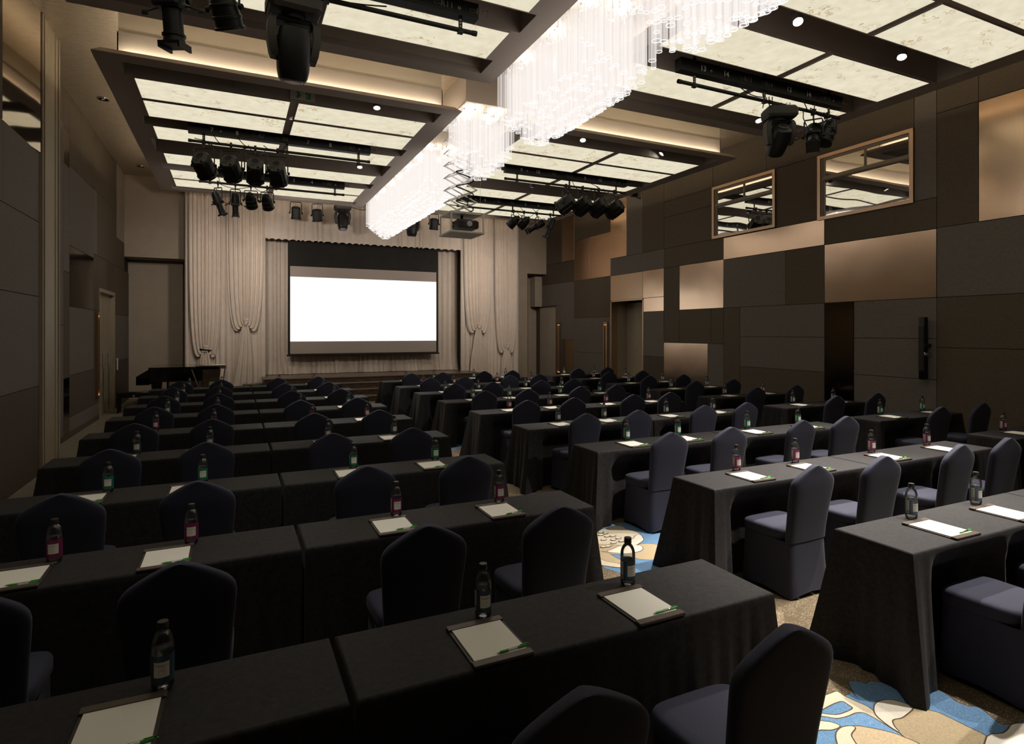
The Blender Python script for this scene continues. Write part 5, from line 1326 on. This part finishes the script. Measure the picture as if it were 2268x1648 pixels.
# ------------------------------------------------------------------ on the right wall
t = empty('column_speaker', (XR-.012, 5.97, 1.14), 0, 'slim black column loudspeaker on the right wall', 'loudspeaker')
mb = MB(); mb.bbox(-.16,-.06,-.05,.05,.0,1.03,.01); mb.build('cabinet', M['black'], t)
mb = MB(); mb.box(-.172,-.16,-.042,.042,.15,.88); mb.build('grille', M['black_metal'], t, smooth=0)
for z in (.42,.56):
    mb = MB(); mb.bbox(-.18,.0,-.066,-.05,z-.03,z+.03,.004); mb.lathe([(.012,0),(.014,.012)], 10, Matrix.Translation((-.15,-.066,z)) @ Matrix.Rotation(PI/2,4,'X')); mb.build('wall_bracket', M['chrome'] if z < .5 else M['black_metal'], t)
t = empty('security_camera', (XR-.012, 13.75, 5.83), 0, 'small black camera high on the right wall beside the coffer', 'camera')
mb = MB(); mb.bbox(-.26,-.05,-.07,.07,-.07,.07,.02); mb.build('housing', M['black'], t)
mb = MB(); mb.tube([(0,-.1,-.12),(-.05,-.08,-.12),(-.12,0,-.06)], .015, 8); mb.lathe([(.03,0),(.03,.02)], 10, Matrix.Translation((-.0,-.1,-.12)) @ Matrix.Rotation(-PI/2,4,'Y')); mb.build('mount_arm', M['black_metal'], t)
def sconce(x, y0, y1, z0, z1, face, label):
    t = empty('wall_sconce', (x, (y0+y1)/2, z0), 0, label, 'wall light', 'slim copper wall sconces')
    h = (y1-y0)/2; L_ = z1-z0; s = -face
    a, b = sorted((0, -s*.05))
    mb = MB(); mb.box(a,b,-h,-h*.72,0,L_); mb.box(a,b,h*.72,h,0,L_); mb.box(a,b,-h*.72,h*.72,0,.04); mb.box(a,b,-h*.72,h*.72,L_-.04,L_); mb.build('sconce_case', M['copper_dim'], t, smooth=0)
    c, d = sorted((-s*.004, -s*.012))
    mb = MB(); mb.box(c,d,-h*.72,h*.72,.04,L_-.04); mb.build('copper_trough', M['copper_dim'], t, smooth=0)
    for z in (.05, L_-.09):
        mb = MB(); mb.box(min(-s*.015,-s*.045),max(-s*.015,-s*.045),-h*.6,h*.6,z,z+.02); mb.build('lamp_strip', M['glow_copper'], t, smooth=0)
sconce(XR-.012, 15.22, 15.42, .50, 2.22, -1, 'slim copper wall sconce left of the copper doorway')
sconce(XR-.012, 18.10, 18.34, .45, 2.25, -1, 'slim copper wall sconce beside the corner door')
sconce(XL+.012, 15.42, 15.62, .50, 2.35, 1, 'slim copper wall sconce near the double door on the left')
t = tag(MB().bbox(XL+.012, XL+.03, 18.0, 18.12, .95, 1.25, .003).build('wall_switch', M['white_metal'], smooth=0), 'pale switch plate beyond the left double door', 'switch')

# ------------------------------------------------------------------ beams of the hung stage lights
def beam(fix, tx, ty, tz, power, size, col=(1.,.89,.80), blend=1., soft=.10):
    """a lamp inside a hung fixture, shining out of its lens"""
    li = bpy.data.lights.new('lamp_beam', 'SPOT'); li.energy = power; li.color = col; li.spot_size = math.radians(size); li.spot_blend = blend; li.shadow_soft_size = soft
    o = bpy.data.objects.new('lamp_beam', li); COL.objects.link(o); o.parent = fix
    p = Vector(fix.location)+Vector((0,0,-.55)); q = Vector((tx,ty,tz)); d = (q-p).normalized()
    o.location = Vector((0,0,-.55))+d*.25
    o.rotation_euler = d.to_track_quat('-Z','Y').to_euler()
by = {}
for o in list(bpy.data.objects):
    if o.parent is None and o.get('label'): by.setdefault(o.name.split('.')[0], []).append(o)
fx = {k: sorted(v, key=lambda o: o.name) for k, v in by.items()}
def near(kind, x, y): return min(fx[kind], key=lambda o: (o.location.x-x)**2+(o.location.y-y)**2)
CP = 170
beam(near('par_light', .37, 14.72), -.2, 18.8, 3.2, CP, 85)
beam(near('par_light', .71, 14.72), 2.6, 18.9, 4.4, CP*.8, 85)
beam(near('par_light', 7.0, 14.72), 6.0, 18.9, 4.4, CP*.8, 85)
beam(near('par_light', 7.3, 14.72), 8.2, 18.9, 3.2, CP, 85)
beam(near('stage_floodlight', -.46, 11.65), -1.6, 19.2, 3.5, CP*1.3, 60)
beam(near('stage_floodlight', .74, 11.65), 3.0, 19.2, 2.0, CP*.8, 60)
beam(near('stage_floodlight', 8.1, 11.65), 9.6, 19.2, 3.0, CP*1.1, 55)
beam(near('stage_floodlight', 7.32, 11.65), 5.5, 19.2, 1.5, CP*.8, 60)
